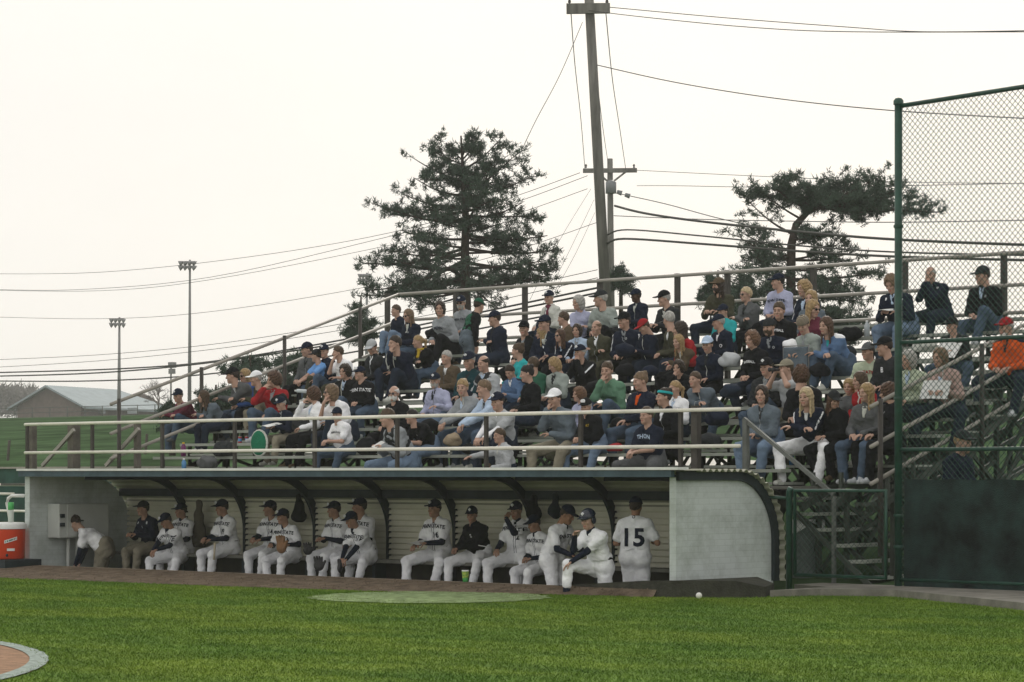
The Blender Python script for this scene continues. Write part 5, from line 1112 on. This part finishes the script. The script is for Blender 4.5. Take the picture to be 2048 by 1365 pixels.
sp(938, 722, 'teal', 'djean', 'short/grey', 'man with navy cap pulled low and dark teal jacket', 'lap', -30, 'navy', logo='ring')
o32 = sp(967, 728, 'lgrey', 'djean', 'fringe/dark', 'balding man in dark vest over pale sleeves with binoculars on his chest', 'lap', -50, vest='char')
sp(1036, 703, 'turq', 'djean', 'bun/brown', 'brown haired woman in turquoise fleece facing away to the left', 'lap', -110, **F, b=-30)
sp(1048, 658, 'black', 'black', 'short/black', 'shaded person in black cap and black jacket right of the navy cap man', 'lap', -20, 'black')
sp(1020, 744, 'cblue', 'djean', 'curly/dark', 'dark haired man looking down in blue striped rugby shirt with white collar', 'lap', -30, hp=30, vest='navy' if False else None) if False else sp(1020, 744, 'cblue', 'djean', 'short/dark', 'dark haired man looking down in navy and blue striped rugby shirt', 'hold', -35, hp=30, panel='yoke', bandc='navy', inner='white')
sp(1054, 748, 'black', 'djean', 'bun/black', 'dark haired woman in black top in profile facing left', 'lap', -90, **F, b=-20)
sp(1066, 730, 'green', 'djean', 'short/brown', 'brown haired person in dark green behind the black top woman', 'lap', -130, b=-20)
sp(925, 776, 'grey', 'jean', 'bun/blond', 'smiling girl with tied back hair in grey hooded sweatshirt', 'knees', -20, **F, hood=1, lean=.3)
o37 = sp(968, 778, 'pblue', 'jean', 'short/lbrown', 'light brown haired person in pale blue fleece holding a rolled paper', 'knees', -75, lean=.4, b=-18)
sp(995, 804, 'lgrey', 'djean', 'short/dark', 'young man in dark cap and grey T-shirt over white sleeves', 'knees', -40, 'navy', logo='ns', sleeve='short', under='white', lean=.35)
sp(999, 872, 'lgrey', 'djean', 'short/brown', 'man in pale grey jacket sitting low with his hand on the rail', 'rail', -60, row=-1, b=-20)
sp(1109, 798, 'slate', 'khaki', 'short/dark', 'man in white cap and grey sweatshirt covering his mouth', 'mouth', -40, 'white', lean=.4, legs='wide')
sp(1109, 730, 'sage', 'djean', 'bob/blond', 'blond woman in grey green cardigan looking down', 'lap', -75, **F, hp=25)
# --- middle
sp(1158, 790, 'lav', 'djean', 'curly/red', 'woman with curly reddish hair in lavender shirt behind the black cap man', 'lap', -70, **F)
sp(1172, 814, 'black', 'ljean', 'short/grey', 'man in black cap and black jacket with yellow lettering, knees apart', 'knees', -30, 'black', logo='front', lean=.3, legs='wide', text=[('ALT', .05, .06, .02, 'f', 'yellow')], hands={-1: (-.06, -.42, .26), 1: (.05, -.42, .26)})
sp(1214, 742, 'sgreen', 'jean', 'bun/brown', 'woman in bright sage green fleece resting her chin on her hand', 'chin', -25, **F, legs='up')
sp(1160, 706, 'black', 'black', 'short/grey', 'man in navy cap hiding his mouth, black jacket with white stripes', 'chin2', -45, 'navy', logo='ns', panel='sleeve')
sp(1281, 763, 'navy', 'jean', 'bun/blond', 'woman with blond bun in navy jacket', 'lap', -65, **F, scarf='orange' if False else None) if False else sp(1281, 763, 'navy', 'jean', 'bun/lbrown', 'woman with light brown bun in navy jacket over an orange shirt', 'lap', -70, **F, inner='orange')
sp(1293, 832, 'navy', 'dgrey', 'short/brown', 'boy in navy T-shirt with pale blue lettering and grey trousers', 'knees', -50, sleeve='short', text=[('THON', .085, .0, .02, 'f', 'pblue')], lean=.22, legs='wide', hands={-1: (-.08, -.4, .25), 1: (.03, -.42, .25)})
sp(1328, 795, 'black', 'black', 'bun/dark', 'woman with bright blue headband and black jacket', 'lap', -80, **F, band='turq')
sp(1350, 778, 'white', 'djean', 'pony/blond', 'blond woman in white behind the blue headband woman', 'lap', -60, **F)
sp(1357, 736, 'black', 'black', 'curly/dark', 'woman with thick dark curls, black jacket and hand at chin', 'chin', -35, **F)
sp(1390, 760, 'slate', 'jean', 'short/brown', 'young man with short brown hair in grey hooded sweatshirt squinting left', 'cross', -45, hood=1)
sp(1098, 596, 'offw', 'djean', 'fringe/grey', 'man in navy cap, maroon scarf and white jacket in the top row', 'lap', -35, 'navy', logo='ns', scarf='maroon', fat=1.15)
sp(1157, 606, 'lav', 'djean', 'bob/grey', 'woman with grey brown bob in lavender jacket in the top row', 'crossed', -60, **F)
sp(1201, 598, 'sage', 'black', 'short/grey', 'man in black cap with grey T-shirt over dark sleeves', 'lap', -95, 'char', sleeve='short', under='char')
sp(1272, 592, 'navy', 'djean', 'short/black', 'dark skinned man in navy cap and navy pullover in the top row', 'lap', -60, 'navy', skin='d', fat=1.15)
sp(1328, 598, 'char', 'black', 'short/grey', 'man in black cap and bulky charcoal jacket with hands together', 'hold', -80, 'black', b=-12, fat=1.12)
sp(1083, 668, 'navy', 'navy', 'long/blond', 'woman with long blond hair covering her face, navy jacket', 'lap', -95, **F, b=-15)
sp(1089, 648, 'navy', 'black', 'short/dark', 'person in dark navy cap behind the long blond haired woman', 'lap', -50, 'navy')
sp(1127, 638, 'brown', 'djean', 'short/brown', 'brown haired man turned away between the scarf man and lavender jacket woman', 'lap', -110, b=-20)
sp(1119, 671, 'navy', 'navy', 'long/dark', 'woman with long dark hair, sunglasses and navy and white jacket', 'cross', -40, **F, shades=1) if False else sp(1120, 672, 'navy', 'navy', 'long/auburn', 'woman with long auburn hair, sunglasses and navy jacket', 'cross', -50, **F, shades=1)
sp(1154, 662, 'pblue', 'djean', 'bob/dark', 'woman with dark hair in plain pale blue long sleeved top', 'lap', -25, **F)
sp(1193, 656, 'olive', 'olive', 'fringe/lbrown', 'balding fair haired man in dark olive jacket', 'crossed', -40, fat=1.2)
sp(1248, 642, 'navy', 'black', 'short/dark', 'man in black cap and navy V-neck jersey with pale trim', 'lap', -50, 'black')
sp(1288, 654, 'navy', 'djean', 'short/brown', 'man in bright red cap looking down, navy track jacket', 'hold', -75, 'red', hp=30, lean=.35)
sp(1338, 640, 'olive', 'djean', 'short/grey', 'person seen as grey brown hair behind the red cap man', 'lap', -150, b=-30)
sp(1360, 660, 'red', 'black', 'long/dark', 'dark haired woman in red top behind the blond woman', 'lap', -100, **F, b=-25)
sp(1357, 684, 'brown', 'black', 'long/blond', 'blond woman with fringe in dark brown jacket', 'cross', -50, **F)
# --- upper right
sp(1437, 572, 'olive', 'djean', 'long/dark', 'long haired man in dark brown cap and olive jacket in the top row', 'hold', -65, 'brown', beard='dark')
sp(1492, 590, 'dgrey', 'black', 'short/pale', 'woman with short pale blond hair and sunglasses in dark grey jacket', 'crossed', -60, **F, shades=1)
sp(1556, 564, 'lav', 'djean', 'short/black', 'man in navy cap and pale sweatshirt with lettering in the top row', 'lap', -85, 'navy', text=[('PENN STATE', .06, 0, 0, 'f', 'navy')], b=5)
sp(1608, 578, 'navy', 'jean', 'curly/blond', 'woman with curly blond hair in navy coat in the top row', 'lap', -60, **F)
sp(1622, 598, 'slate', 'jean', 'bob/blond', 'blond woman peeking out behind the sunglasses blonde', 'lap', -30, **F)
sp(1626, 618, 'maroon', 'djean', 'long/blond', 'blond woman in dark sunglasses facing right', 'lap', 40, **F, shades=1, b=20)
sp(1558, 622, 'black', 'black', 'short/brown', 'boy with cropped brown hair in black pullover with white lettering', 'lap', -25, text=[('SOFTBALL', .045, 0, .03, 'f', 'white')])
sp(1446, 624, 'turq', 'djean', 'short/dark', 'person in navy cap and bright turquoise shirt partly hidden', 'lap', -50, 'navy')
sp(1437, 645, 'navy', 'khaki', 'short/grey', 'man in navy cap and navy sweater with a white collar', 'lap', -85, 'navy', logo='ns', inner='white', panel='none', text=[('O', .08, .1, -.1, 'f', 'white')], lean=.2)
sp(1538, 655, 'navy', 'djean', 'short/brown', 'smiling man in dark knitted cap and navy pullover', 'lap', -40, beanie='char', beard='brown', fat=1.15)
sp(1606, 650, 'sage', 'olive', 'short/dark', 'person in brown striped knitted hat and grey green jacket looking down', 'hold', -30, beanie='stripe', hp=28, hood=1)
sp(1504, 680, 'black', 'djean', 'curly/red', 'woman with short red curls in black sweatshirt with white lettering', 'lap', -50, **F, text=[('BASEBALL', .05, 0, 0, 'f', 'white')], fat=1.15)
sp(1415, 690, 'navy', 'black', 'short/dark', 'woman in pale denim cap and navy jacket with blue collar', 'lap', -30, 'lblue' if False else 'pblue', **F)
sp(1533, 735, 'char', 'jean', 'short/dark', 'person in black cap behind the man with binoculars', 'lap', -40, 'black', logo='ns')
o83 = sp(1572, 738, 'lgrey', 'khaki', 'short/brown', 'man in tan cap and grey T-shirt looking through binoculars', 'binoc', -70, 'khaki', sleeve='short', b=-10, hp=0)
o85 = sp(1523, 790, 'slate', 'ljean', 'bob/dark', 'large woman with dark bob and glasses in grey sweatshirt', 'lap', -20, **F, fat=1.4, legs='n')
sp(1612, 795, 'navy', 'white', 'long/pale', 'woman with shaggy blond hair, navy jacket and white trousers', 'cross', -35, **F)
sp(1668, 800, 'black', 'black', 'long/auburn', 'woman with long auburn hair in black cap and black jacket', 'lap', 20, 'char', **F, hp=20)
sp(1720, 762, 'red', 'djean', 'bob/brown', 'brown haired girl in bright red top looking left', 'lap', -75, **F)
sp(1698, 774, 'dgrey', 'djean', 'bob/blond', 'blond woman with glasses behind the black cap woman', 'lap', -30, **F)
sp(1733, 786, 'dgrey', 'jean', 'long/blond', 'girl with long straight blond hair in grey jacket', 'lap', -60, **F)
sp(1776, 786, 'black', 'black', 'curly/auburn', 'curly haired person in black coat just left of the green backstop post', 'lap', -110, **F, b=-20)
sp(1736, 704, 'pgreen', 'khaki', 'short/dark', 'man in dark grey cap and pale green sweatshirt', 'lap', -55, 'dgrey', text=[('STATE', .07, 0, 0, 'f', 'red')])
sp(1769, 694, 'char', 'djean', 'short/dark', 'man in black cap and dark sweatshirt with a white B left of the post', 'lap', -90, 'black', text=[('B', .1, 0, 0, 'f', 'white')])
o94 = sp(1652, 652, 'cblue', 'jean', 'long/auburn', 'girl with very long curly auburn hair in blue and white jacket', 'cross', -50, **F, panel='yoke', inner='turq', b=-10, legs='up')
o95 = sp(1783, 568, 'navy', 'ljean', 'curly/lbrown', 'person with curly brown hair writing on a clipboard in the top row', 'write', -40, hp=30, legs='n')
sheet(*o95, 'clipboard on the knees of the curly haired writer in the top row', w=.24, l=.3, tilt=.1, cat='clipboard')
sp(1861, 550, 'navy', 'djean', 'fringe/grey', 'man pressing a hand to his face in navy jacket behind the fence', 'chin2', -30, fat=1.2)
sp(1965, 552, 'black', 'jean', 'short/dark', 'man in dark cap and black jacket with one knee raised, top row', 'lap', -75, 'char', legs='half')
o98 = sp(1904, 652, 'char', 'jean', 'short/dark', 'man in dark cap and dark jacket with white papers behind the fence', 'hold', -50, 'black')
sheet(*o98, 'large white paper held by the dark cap man behind the fence', w=.34, l=.4, tilt=.6)
sp(2012, 656, 'orange', 'djean', 'short/grey', 'man in red cap and bright orange jacket at the right edge', 'lap', -60, 'red', panel='yoke', bandc='navy', inner='char', fat=1.2)
sp(1817, 720, 'pgreen', 'djean', 'bob/grey', 'woman in pale green jacket just right of the green post', 'lap', -60, **F)
o101 = sp(1880, 716, 'pink', 'djean', 'bob/lbrown', 'woman in pinkish tan coat holding a white magazine', 'hold', -50, **F)
sheet(*o101, 'open white magazine held by the pinkish coat woman', w=.4, l=.3, tilt=1.0, cat='magazine')
sp(1603, 752, 'black', 'black', 'curly/auburn', 'person seen only as auburn curls right of the binocular man', 'lap', 150, b=10, freehead=1)
# standing man in the green vest, and a passer-by behind the backstop
def stand(x, y, t, zf, o, label, S=1.0, group=None):
    o.setdefault('stand', 1); K = skeleton(o); yaw = R(o.get('b', 0)); hc = rz(yaw)@K['head']; p = at_t(x, y, t+hc[1]*S); z = p.z-hc[2]*S
    print('stand', x, 'floor', round(z, 2), 'want', zf); return person(Vector((p.x-hc[0]*S, t, z)), yaw, S, o, label, group)
stand(958, 612, 8.15, 2.95, dict(b=150, hy=25, hp=10, top='black', vest='green', leg='slate', hair='short/dark', cap='green/navy', lean=.35, tilt=.0, pose='lap'), 'man standing with his back turned in green quilted vest and green cap', S=.93)
stand(1926, 885, 3.7, .05, dict(b=85, hy=0, hp=5, top='navy', leg='djean', hair='short/blond', cap='char', pose='lap'), 'person in navy jacket and dark cap walking behind the windscreen', S=1.12)
# ------------------------------------------------------------------ team in the dugout
DG = 'team members in the dugout'; ST = (1.5, .19)
def pl(x, y, label, pose='knees', h=-40, num=None, **o):
    kw = dict(top='white', leg='white', hair='short/dark', cap='navy', logo='ns', sleeve='short', under='navy', jersey=1, jname='jersey', group=DG, legs='n', fz=-.4, shoes='black', fat=1.05, skin='m', twist=0, b=o.pop('b', random.uniform(-8, 8)), belt=1, text=[('PENN STATE', .075, 0, .06, 'f', 'navy')]+([(num, .12, .06, -.075, 'f', 'navy')] if num else []))
    kw.update(o); return sp(x, y, kw.pop('top'), kw.pop('leg'), kw.pop('hair'), label, pose, h, kw.pop('cap'), seat=kw.pop('seat', ST), **kw)
pl(286, 1018, 'seated coach in navy jacket with white shoulder panels and khaki trousers', 'hold', -60, top='navy', leg='khaki', sleeve='long', jersey=False, jname='jacket', panel='side', text=[('S', .06, .0, 0, 'f', 'lgrey')], logo=None, cap='black', fat=1.12)
pl(362, 1022, 'player in white leaning back behind the first hunched player', 'lap', -60, hp=5, seat=(1.62, .19), lean=.05)
pl(332, 1042, 'first hunched player with elbows on knees at left, head lowered', 'knees', -60, hp=25, lean=.5, seat=(1.3, .19), legs='wide')
o5 = pl(444, 1016, 'player 19 in white uniform holding a pale bat handle upright', 'lap', -65, '19', hands={-1: (-.1, -.42, .28), 1: (.02, -.38, .26)}, lean=.2, hp=8)
pl(540, 1018, 'player 14 in white uniform behind player 23', 'lap', -75, '14', seat=(1.62, .19), hands={-1: (-.06, -.44, .3), 1: (.08, -.42, .28)})
o7b = pl(566, 1034, 'player 23 in white uniform with a tan glove on his knee', 'lap', -60, '23', lean=.3, seat=(1.3, .19), b=8, hands={-1: (-.16, -.34, .3), 1: (.3, -.42, .3)})
pl(668, 1020, 'player in white with hands folded, left of the bowed dark cap player', 'lap', -70, None, seat=(1.55, .19), hands={-1: (-.06, -.36, .33), 1: (.06, -.34, .33)})
pl(719, 1014, 'player in white sitting upright behind the bowed dark cap player', 'lap', -75, None, seat=(1.65, .19))
pl(703, 1040, 'bowed player in white with dark cap and hands hanging between knees', 'knees', -60, None, lean=.55, hp=20, seat=(1.25, .19), legs='wide', hands={-1: (-.04, -.5, .08), 1: (.05, -.5, .06)})
o11 = pl(869, 1018, 'player 16 in white uniform holding a sheet of paper on his knee', 'hold', -45, '16', lean=.15, legs='wide', hands={-1: (-.16, -.38, .24), 1: (.06, -.4, .28)})
sheet(*o11, 'white sheet of paper resting on the knee of player 16', tilt=.15, off=(0, -.03, .03))
pl(944, 1030, 'seated coach in black jacket with white uniform trousers', 'knees', -20, top='black', sleeve='long', jersey=False, jname='jacket', text=[('S', .08, .0, -.02, 'f', 'white')], lean=.25, fat=1.2, legs='wide', hands={-1: (-.16, -.4, .24), 1: (-.05, -.42, .25)})
o13 = pl(1032, 1022, 'player 2 in white uniform raising a fist to his mouth', 'lap', -30, '2', lean=.12, legs='wide', hands={-1: (-.15, -.4, .22), 1: (-.06, -.28, .68)}, eh={1: (.5, -.2, -.8)}, b=10)
pl(1068, 1048, 'player in white and dark cap tucked behind the tall standing player', 'lap', -60, None, seat=(1.3, .19), lean=.3, under='white' if False else 'navy', hp=18, b=-10)
# standing coach leaning right, kneeling helmet coach, player 15 from behind
stand(1135, 1030, .75, -.6, dict(b=95, hy=15, hp=25, tilt=0, lean=.42, top='white', leg='white', hair='short/dark', cap='navy', sleeve='short', under='navy', jname='jersey', belt=1, fat=1.06, skin='t', shoes='black', hands={-1: (-.2, -.5, 1.0), 1: (.2, -.46, 1.05)}, feet={-1: (-.14, 0, .08), 1: (.14, .05, .08)}, text=[('PENN STATE', .075, 0, .03, 'f', 'navy')]), 'tall player in white standing stooped with his head turned away', S=.93, group=DG)
stand(1272, 1014, .65, -.6, dict(b=205, hy=0, hp=0, lean=.02, top='white', leg='white', hair='short/dark', cap='navy', sleeve='short', jname='jersey', belt=1, fat=1.1, skin='t', shoes='black', loose=1.4, text=[('15', .34, 0, -.12, 'b', 'navy'), ('O', .06, 0, .16, 'b', 'navy')], hands={-1: (-.24, -.25, 1.15), 1: (.2, -.3, 1.1)}), 'player 15 in white uniform seen from behind at the right end', S=.93, group=DG)
o16 = stand(1176, 1040, .12, -.6, dict(b=-5, hy=5, hp=12, lean=.38, top='white', leg='white', hair='short/brown', cap='navy', helmet=1, logo='ns', sleeve='short', under='navy', jname='jersey', belt=1, fat=1.0, skin='l', shoes='black', knick=1,
    hands={-1: (-.04, -.45, 1.38), 1: (-.1, -.48, 1.0)}, eh={-1: (-.3, -.3, -1), 1: (.6, 0, -.5)}, feet={-1: (-.16, -.5, .55), 1: (.14, .25, .15)}, kh={-1: (-.2, -1, .8), 1: (.1, -1, -.2)}), 'coach in shiny navy helmet with one foot up on the dugout edge, hand at chin', S=.93, group=DG)
# trainer bending forward at the left wall
stand(150, 1046, .95, -.6, dict(b=-52, hy=0, hp=35, lean=.98, top='white', under='navy', leg='khaki', hair='short/dark', sleeve='short', shorts=1, jname='jacket', fat=1.12, skin='l', shoes='white', text=[], hands={-1: (-.16, -.5, .6), 1: (.16, -.5, .55)}) , 'trainer bending forward at the left wall in navy and white jacket and khaki shorts', S=.95, group=DG)
# held and lying things
gl = mat('glove_leather', (.22, .12, .06), .7, .2, 12, .4, 40)
def glove(p, label, rot=0, m=gl, sc_=1.0):
    s = SDF((-.17, -.08, -.17), (.17, .08, .2), .009); s.ell((0, 0, -.03), (.1, .045, .1), .02)
    for i, x in enumerate((-.07, -.03, .012, .05)): s.cone((x*.9, 0, .02), (x*1.25, -.01, .13-.01*abs(i-1.5)), .026, .02, .006)
    s.cone((.06, 0, -.05), (.125, -.01, .05), .03, .022, .01); s.ell((.01, -.06, .0), (.06, .03, .07), .01, True); Pq, Fq = s.mesh()
    o = link('baseball_glove', np_mesh('baseball_glove', Pq*sc_, Fq, [m])); o.location = p; o.rotation_euler = (0, 0, rot); return tag(o, label, 'baseball glove')
glove(at_t(563, 1090, .72), 'tan baseball glove on the left knee of player 23')
blk = mat('dark_leather', (.025, .025, .028), .5, .2, 12, .4, 40)
glove(at_t(638, 1128, .62), 'dark baseball glove hanging between the legs of the hands folded player', .4, blk, .8)
glove(at_t(680, 1133, .55), 'dark glove beside the knee of the bowed player', -.5, blk, .75)
glove(at_t(616, 1098, .8), 'dark glove on the right forearm of player 23', .9, blk, .7)
p = at_t(428, 1120, .8); q = at_t(430, 1086, .8); MB().tube([p, p.lerp(q, .4), q], [.018, .014, .02], 10).build('bat_handle', mat('bat_wood', (.5, .44, .33), .5, .1), None, 'pale wooden bat handle held upright by player 19', 'bat')
o = o13; q = in_hand(*o, -1, (-.02, -.1, .03)); MB().tube([q, q+Vector((-.2, -.06, .03))], .006, 8).build('pen', mat('pen_white', (.6, .6, .6), .4, 0), None, 'thin white pen held out by player 2', 'pen')
# spectators' things
q = in_hand(*o83, -1, (.06, -.07, .03)); e = empty('binoculars', q, 'black binoculars held up by the tan cap man', 'binoculars')
for d_ in (-.03, .03): MB().tube([q+Vector((d_, .05, 0)), q+Vector((d_, -.02, 0)), q+Vector((d_*1.2, -.09, 0))], [.018, .022, .032], 12).build('barrel', blk, e)
MB().bar(q+Vector((-.03, 0, .01)), q+Vector((.03, 0, .01)), .04, .015).build('bridge', blk, e)
q = o32[0].matrix_world @ Vector(o32[1]['chest']+V3(0, -.2, -.1)); e = empty('binoculars', q, 'black binoculars hanging on the chest of the balding vest man', 'binoculars')
for d_ in (-.03, .03): MB().tube([q+Vector((d_, 0, .06)), q+Vector((d_*1.2, -.01, -.06))], [.02, .03], 12).build('barrel', blk, e)
MB().bar(q+Vector((-.03, 0, .01)), q+Vector((.03, 0, .01)), .04, .015).build('bridge', blk, e)
def bottle(x, y, t, z, label, body, cap_, r=.033, h=.2, lying=False, fin=None):
    p = at_t(x, y, t); p.z = z if z is not None else p.z; e = empty('bottle', p, label, 'bottle')
    if lying:
        a = p; d_ = Vector((-.9, -.1, .05)).normalized(); MB().tube([a, a+d_*h*.75, a+d_*h*.88, a+d_*h*.92], [r, r, r*.45, r*.4], 14).build('bottle_body', body, e); MB().tube([a+d_*h*.92, a+d_*h], r*.48, 12).build('cap', cap_, e)
    else:
        MB().lathe(p, [(0, 0), (r, 0), (r, h*.7), (r*.4, h*.88), (r*.4, h*.92)], 14).build('bottle_body', body, e); MB().lathe(p, [(r*.46, h*.9), (r*.46, h), (0, h)], 12).build('cap', cap_, e)
clr = mat('clear_plastic', (.5, .55, .58), .15, .05, spec=.6); blu = mat('blue_plastic', (.08, .25, .5), .25, .1, spec=.5); pur = mat('purple_plastic', (.16, .03, .12), .4, .1); yel = mat('yellow_cap', (.6, .4, .02), .4, .05)
bottle(612, 783, rowt(2)-.5, None, 'clear water bottle held sideways by the curly haired woman in white', clr, whitep, lying=True, h=.24)
bottle(367, 905, rowt(0)-.3, rowz(0)-.0+.0, 'purple drinks bottle with yellow lid at the left end of the stand', pur, yel, .045, .24)
bottle(368, 930, rowt(0)-.45, rowz(-1)+.0, 'pale blue bottle on the seat below the purple bottle', blu, whitep, .04, .2)
bottle(1583, 915, rowt(1)-.45, rowz(1)-.41, 'blue labelled water bottle by the white trousers woman', blu, whitep, .035, .24)
bottle(1734, 648, rowt(8)-.0, rowz(8)+.0, 'clear bottle standing on a seat left of the curly haired writer', clr, whitep, .045, .26)
for x, nm in ((480, 'left one of two red and blue cans by the khaki trousers'), (494, 'right one of two red and blue cans by the green cushion')):
    p = at_t(x, 868, rowt(1)+.05); e = empty('drink_can', (p.x, p.y, rowz(1)), nm, 'can', 'cans on the seat'); MB().lathe((p.x, p.y, rowz(1)+.0), [(0, 0), (.03, 0), (.033, .01), (.033, .11)], 14).build('can_body', mat('can_red', (.35, .03, .04), .35, .1), e); MB().lathe((p.x, p.y, rowz(1)), [(.0335, .03), (.0335, .08)], 14).build('can_label', blu, e); MB().lathe((p.x, p.y, rowz(1)), [(.033, .11), (.028, .12), (0, .12)], 14).build('lid', galv, e)
# green cushion, blue folding seat, bags and spare clothes on the seats
def blob(name, x, y, t, w, h, d_, m, label, cat, seed=1, amp=.02, z=None):
    p = at_t(x, y, t); p.z = p.z if z is None else z+h*.5; s = SDF((-w*.8, -d_*.9, -h*.8), (w*.8, d_*.9, h*.8), max(.012, w/24)); s.cone((-w*.28, 0, -h*.1), (w*.28, 0, -h*.1), h*.36, h*.36, .05); s.ell((0, 0, 0), (w*.5, d_*.5, h*.5), .06); s.noise(amp, 24, seed); s.clip((0, 0, -1), h*.5)
    Pq, Fq = s.mesh(); o = link(name, np_mesh(name, Pq, Fq, [m])); o.location = p; return tag(o, label, cat)
p = at_t(518, 872, rowt(0)+.1); e = empty('seat_cushion', (p.x, p.y, rowz(0)), 'round green and white stadium cushion leaning beside the khaki trousers', 'cushion')
s = SDF((-.25, -.1, -.25), (.25, .1, .25), .014); s.ell((0, 0, 0), (.19, .06, .21), 0); Pq, Fq = s.mesh(); o = link('cushion_pad', np_mesh('cushion_pad', Pq, Fq, [cloth((.02, .16, .09))]), e); o.location = (0, 0, .22)
s = SDF((-.27, -.1, -.27), (.27, .1, .27), .014)
for k in range(20): a, b = 2*math.pi*k/20, 2*math.pi*(k+1)/20; s.cone((.19*math.cos(a), .01, .21*math.sin(a)), (.19*math.cos(b), .01, .21*math.sin(b)), .022, .022, .01)
Pq, Fq = s.mesh(); o = link('piping', np_mesh('piping', Pq, Fq, [cloth(C['offw'])]), e); o.location = (0, 0, .22)
blob('jacket', 450, 898, rowt(0)-.1, .5, .26, .3, cloth(C['char']), 'dark jacket draped over the front seats left of the green cushion', 'jacket', 3, .03)
blob('jacket', 415, 925, rowt(0)-.35, .4, .2, .3, cloth(C['dgrey']), 'crumpled grey jacket hanging below the dark one at the left rail', 'jacket', 5, .03)
blob('bag', 735, 900, rowt(0)-.05, .34, .3, .3, cloth(C['black']), 'black bag on the seat between the white T-shirt man and the black post', 'bag', 2, z=rowz(0))
e = empty('folding_seat', at_t(1588, 740, rowt(4)), 'blue padded folding stadium seat below the striped hat person', 'folding seat')
p = at_t(1590, 716, rowt(4)+.1); MB().box((p.x-.22, p.y, p.z-.2), (p.x+.22, p.y+.06, p.z+.16)).build('backrest', cloth(C['slate']), e, bevel=.02); MB().box((p.x-.22, p.y-.36, rowz(4)+.01), (p.x+.22, p.y, rowz(4)+.06)).build('seat', cloth(C['slate']), e, bevel=.02)
MB().tube([(p.x-.23, p.y+.03, rowz(4)+.02), (p.x-.23, p.y+.03, p.z+.18), (p.x+.23, p.y+.03, p.z+.18), (p.x+.23, p.y+.03, rowz(4)+.02)], .012).build('tube_frame', galv, e)
for a in ((1020, 905, 0, .3, .2, 'black', 'black coat on the footboards beside the man gripping the rail', 31), (1110, 912, 0, .3, .16, 'olive', 'olive bag below the knees of the white cap man', 32), (1345, 905, 0, .34, .22, 'black', 'black coat heaped right of the boy with pale blue lettering', 33),
          (1420, 880, 0, .3, .2, 'char', 'charcoal bag on the front seat left of the large woman', 34), (1435, 835, 1, .34, .24, 'navy', 'navy bag right of the squinting hooded sweatshirt man', 35), (1240, 850, 1, .3, .2, 'black', 'black bag under the sage green fleece woman', 36), (905, 880, 0, .26, .2, 'tan', 'tan paper bag under the smiling girl', 37),
          (1050, 840, 1, .34, .2, 'djean', 'dark blue coat on the seat left of the white cap man', 38), (860, 850, 1, .3, .2, 'black', 'black bag under the pinstriped jacket man', 39), (600, 850, 1, .3, .18, 'char', 'charcoal bag behind the white papers', 40), (1190, 775, 3, .3, .18, 'black', 'black bag left of the sage green fleece woman', 41), (1460, 720, 4, .34, .22, 'lgrey', 'light grey coat over the lap of the white collar man', 42),
          (1640, 740, 4, .3, .2, 'black', 'black bag under the shoes of the curly auburn girl', 43), (1690, 705, 6, .34, .22, 'char', 'charcoal coat below the writer in the top row', 44), (1250, 700, 5, .3, .22, 'navy', 'navy coat under the V-neck jersey man', 45), (1850, 690, 6, .34, .22, 'offw', 'cream bag under the clipboard side of the fence', 46),
          (760, 735, 5, .3, .2, 'black', 'black bag beneath the pale grey cap man', 47), (560, 800, 2, .3, .2, 'black', 'black bag beneath the dark red jacket woman', 48), (1800, 830, 1, .34, .24, 'black', 'black bag behind the fence post under the pale green jacket woman', 49), (1655, 905, 1, .26, .14, 'lgrey', 'light grey bundle left of the folded feet of the auburn woman', 50),
          (1700, 668, 8, .4, .24, 'black', 'black bag on the seat left of the writer in the top row', 7), (1585, 692, 5, .3, .2, 'white', 'white paper bags beside the striped hat person', 8), (1462, 782, 2, .3, .2, 'djean', 'folded dark blue jacket beside the large woman', 9), (1250, 740, 4, .3, .2, 'black', 'black bag right of the sage green fleece woman', 11), (868, 668, 8, .34, .2, 'black', 'large black bag on the lap of the dark bob woman', 12),
          (1300, 742, 4, .24, .16, 'navy', 'navy bag behind the woman with the light brown bun', 13), (1700, 885, 1, .34, .2, 'char', 'dark bag beside the feet of the auburn haired woman', 14), (1560, 895, 1, .36, .24, 'brown', 'brown mottled bag under the large woman', 15), (1230, 895, 0, .26, .12, 'red', 'flat red cushion beside the boy with pale blue lettering', 16), (940, 898, 0, .26, .16, 'black', 'black video camera bag on the front seat', 17), (1075, 905, 0, .22, .2, 'slate', 'grey blue bag at the feet of the white cap man', 18)):
    x, y, k, w_, h_, c_, l_, sd2 = a; blob('jacket' if 'jacket' in l_ else 'cushion' if 'cushion' in l_ else 'bag', x, y, rowt(k)-.12, w_, h_, .25, cloth(C[c_]), l_, 'jacket' if 'jacket' in l_ else 'cushion' if 'cushion' in l_ else 'bag', sd2)
tag(MB().box((-905, -42, -2), (505, 705, 36)).build('haze', mat('haze_surface', (1, 1, 1))), kind='stuff')
hz = bpy.data.objects['haze']; hm = bpy.data.materials.new('haze_air'); hm.use_nodes = True; nt = hm.node_tree; nt.nodes.clear()
pv = N(nt, 'ShaderNodeVolumePrincipled'); pv.inputs['Color'].default_value = (.97, .97, .97, 1); pv.inputs['Density'].default_value = .0005; pv.inputs['Anisotropy'].default_value = .2
ou = N(nt, 'ShaderNodeOutputMaterial'); nt.links.new(pv.outputs[0], ou.inputs['Volume']); hz.data.materials.clear(); hz.data.materials.append(hm)
hz['label'] = 'thin pale evening haze lying over the whole ground'; hz['category'] = 'haze'
for o in bpy.data.objects:
    for k in ('_w', '_hand'):
        if k in o: del o[k]
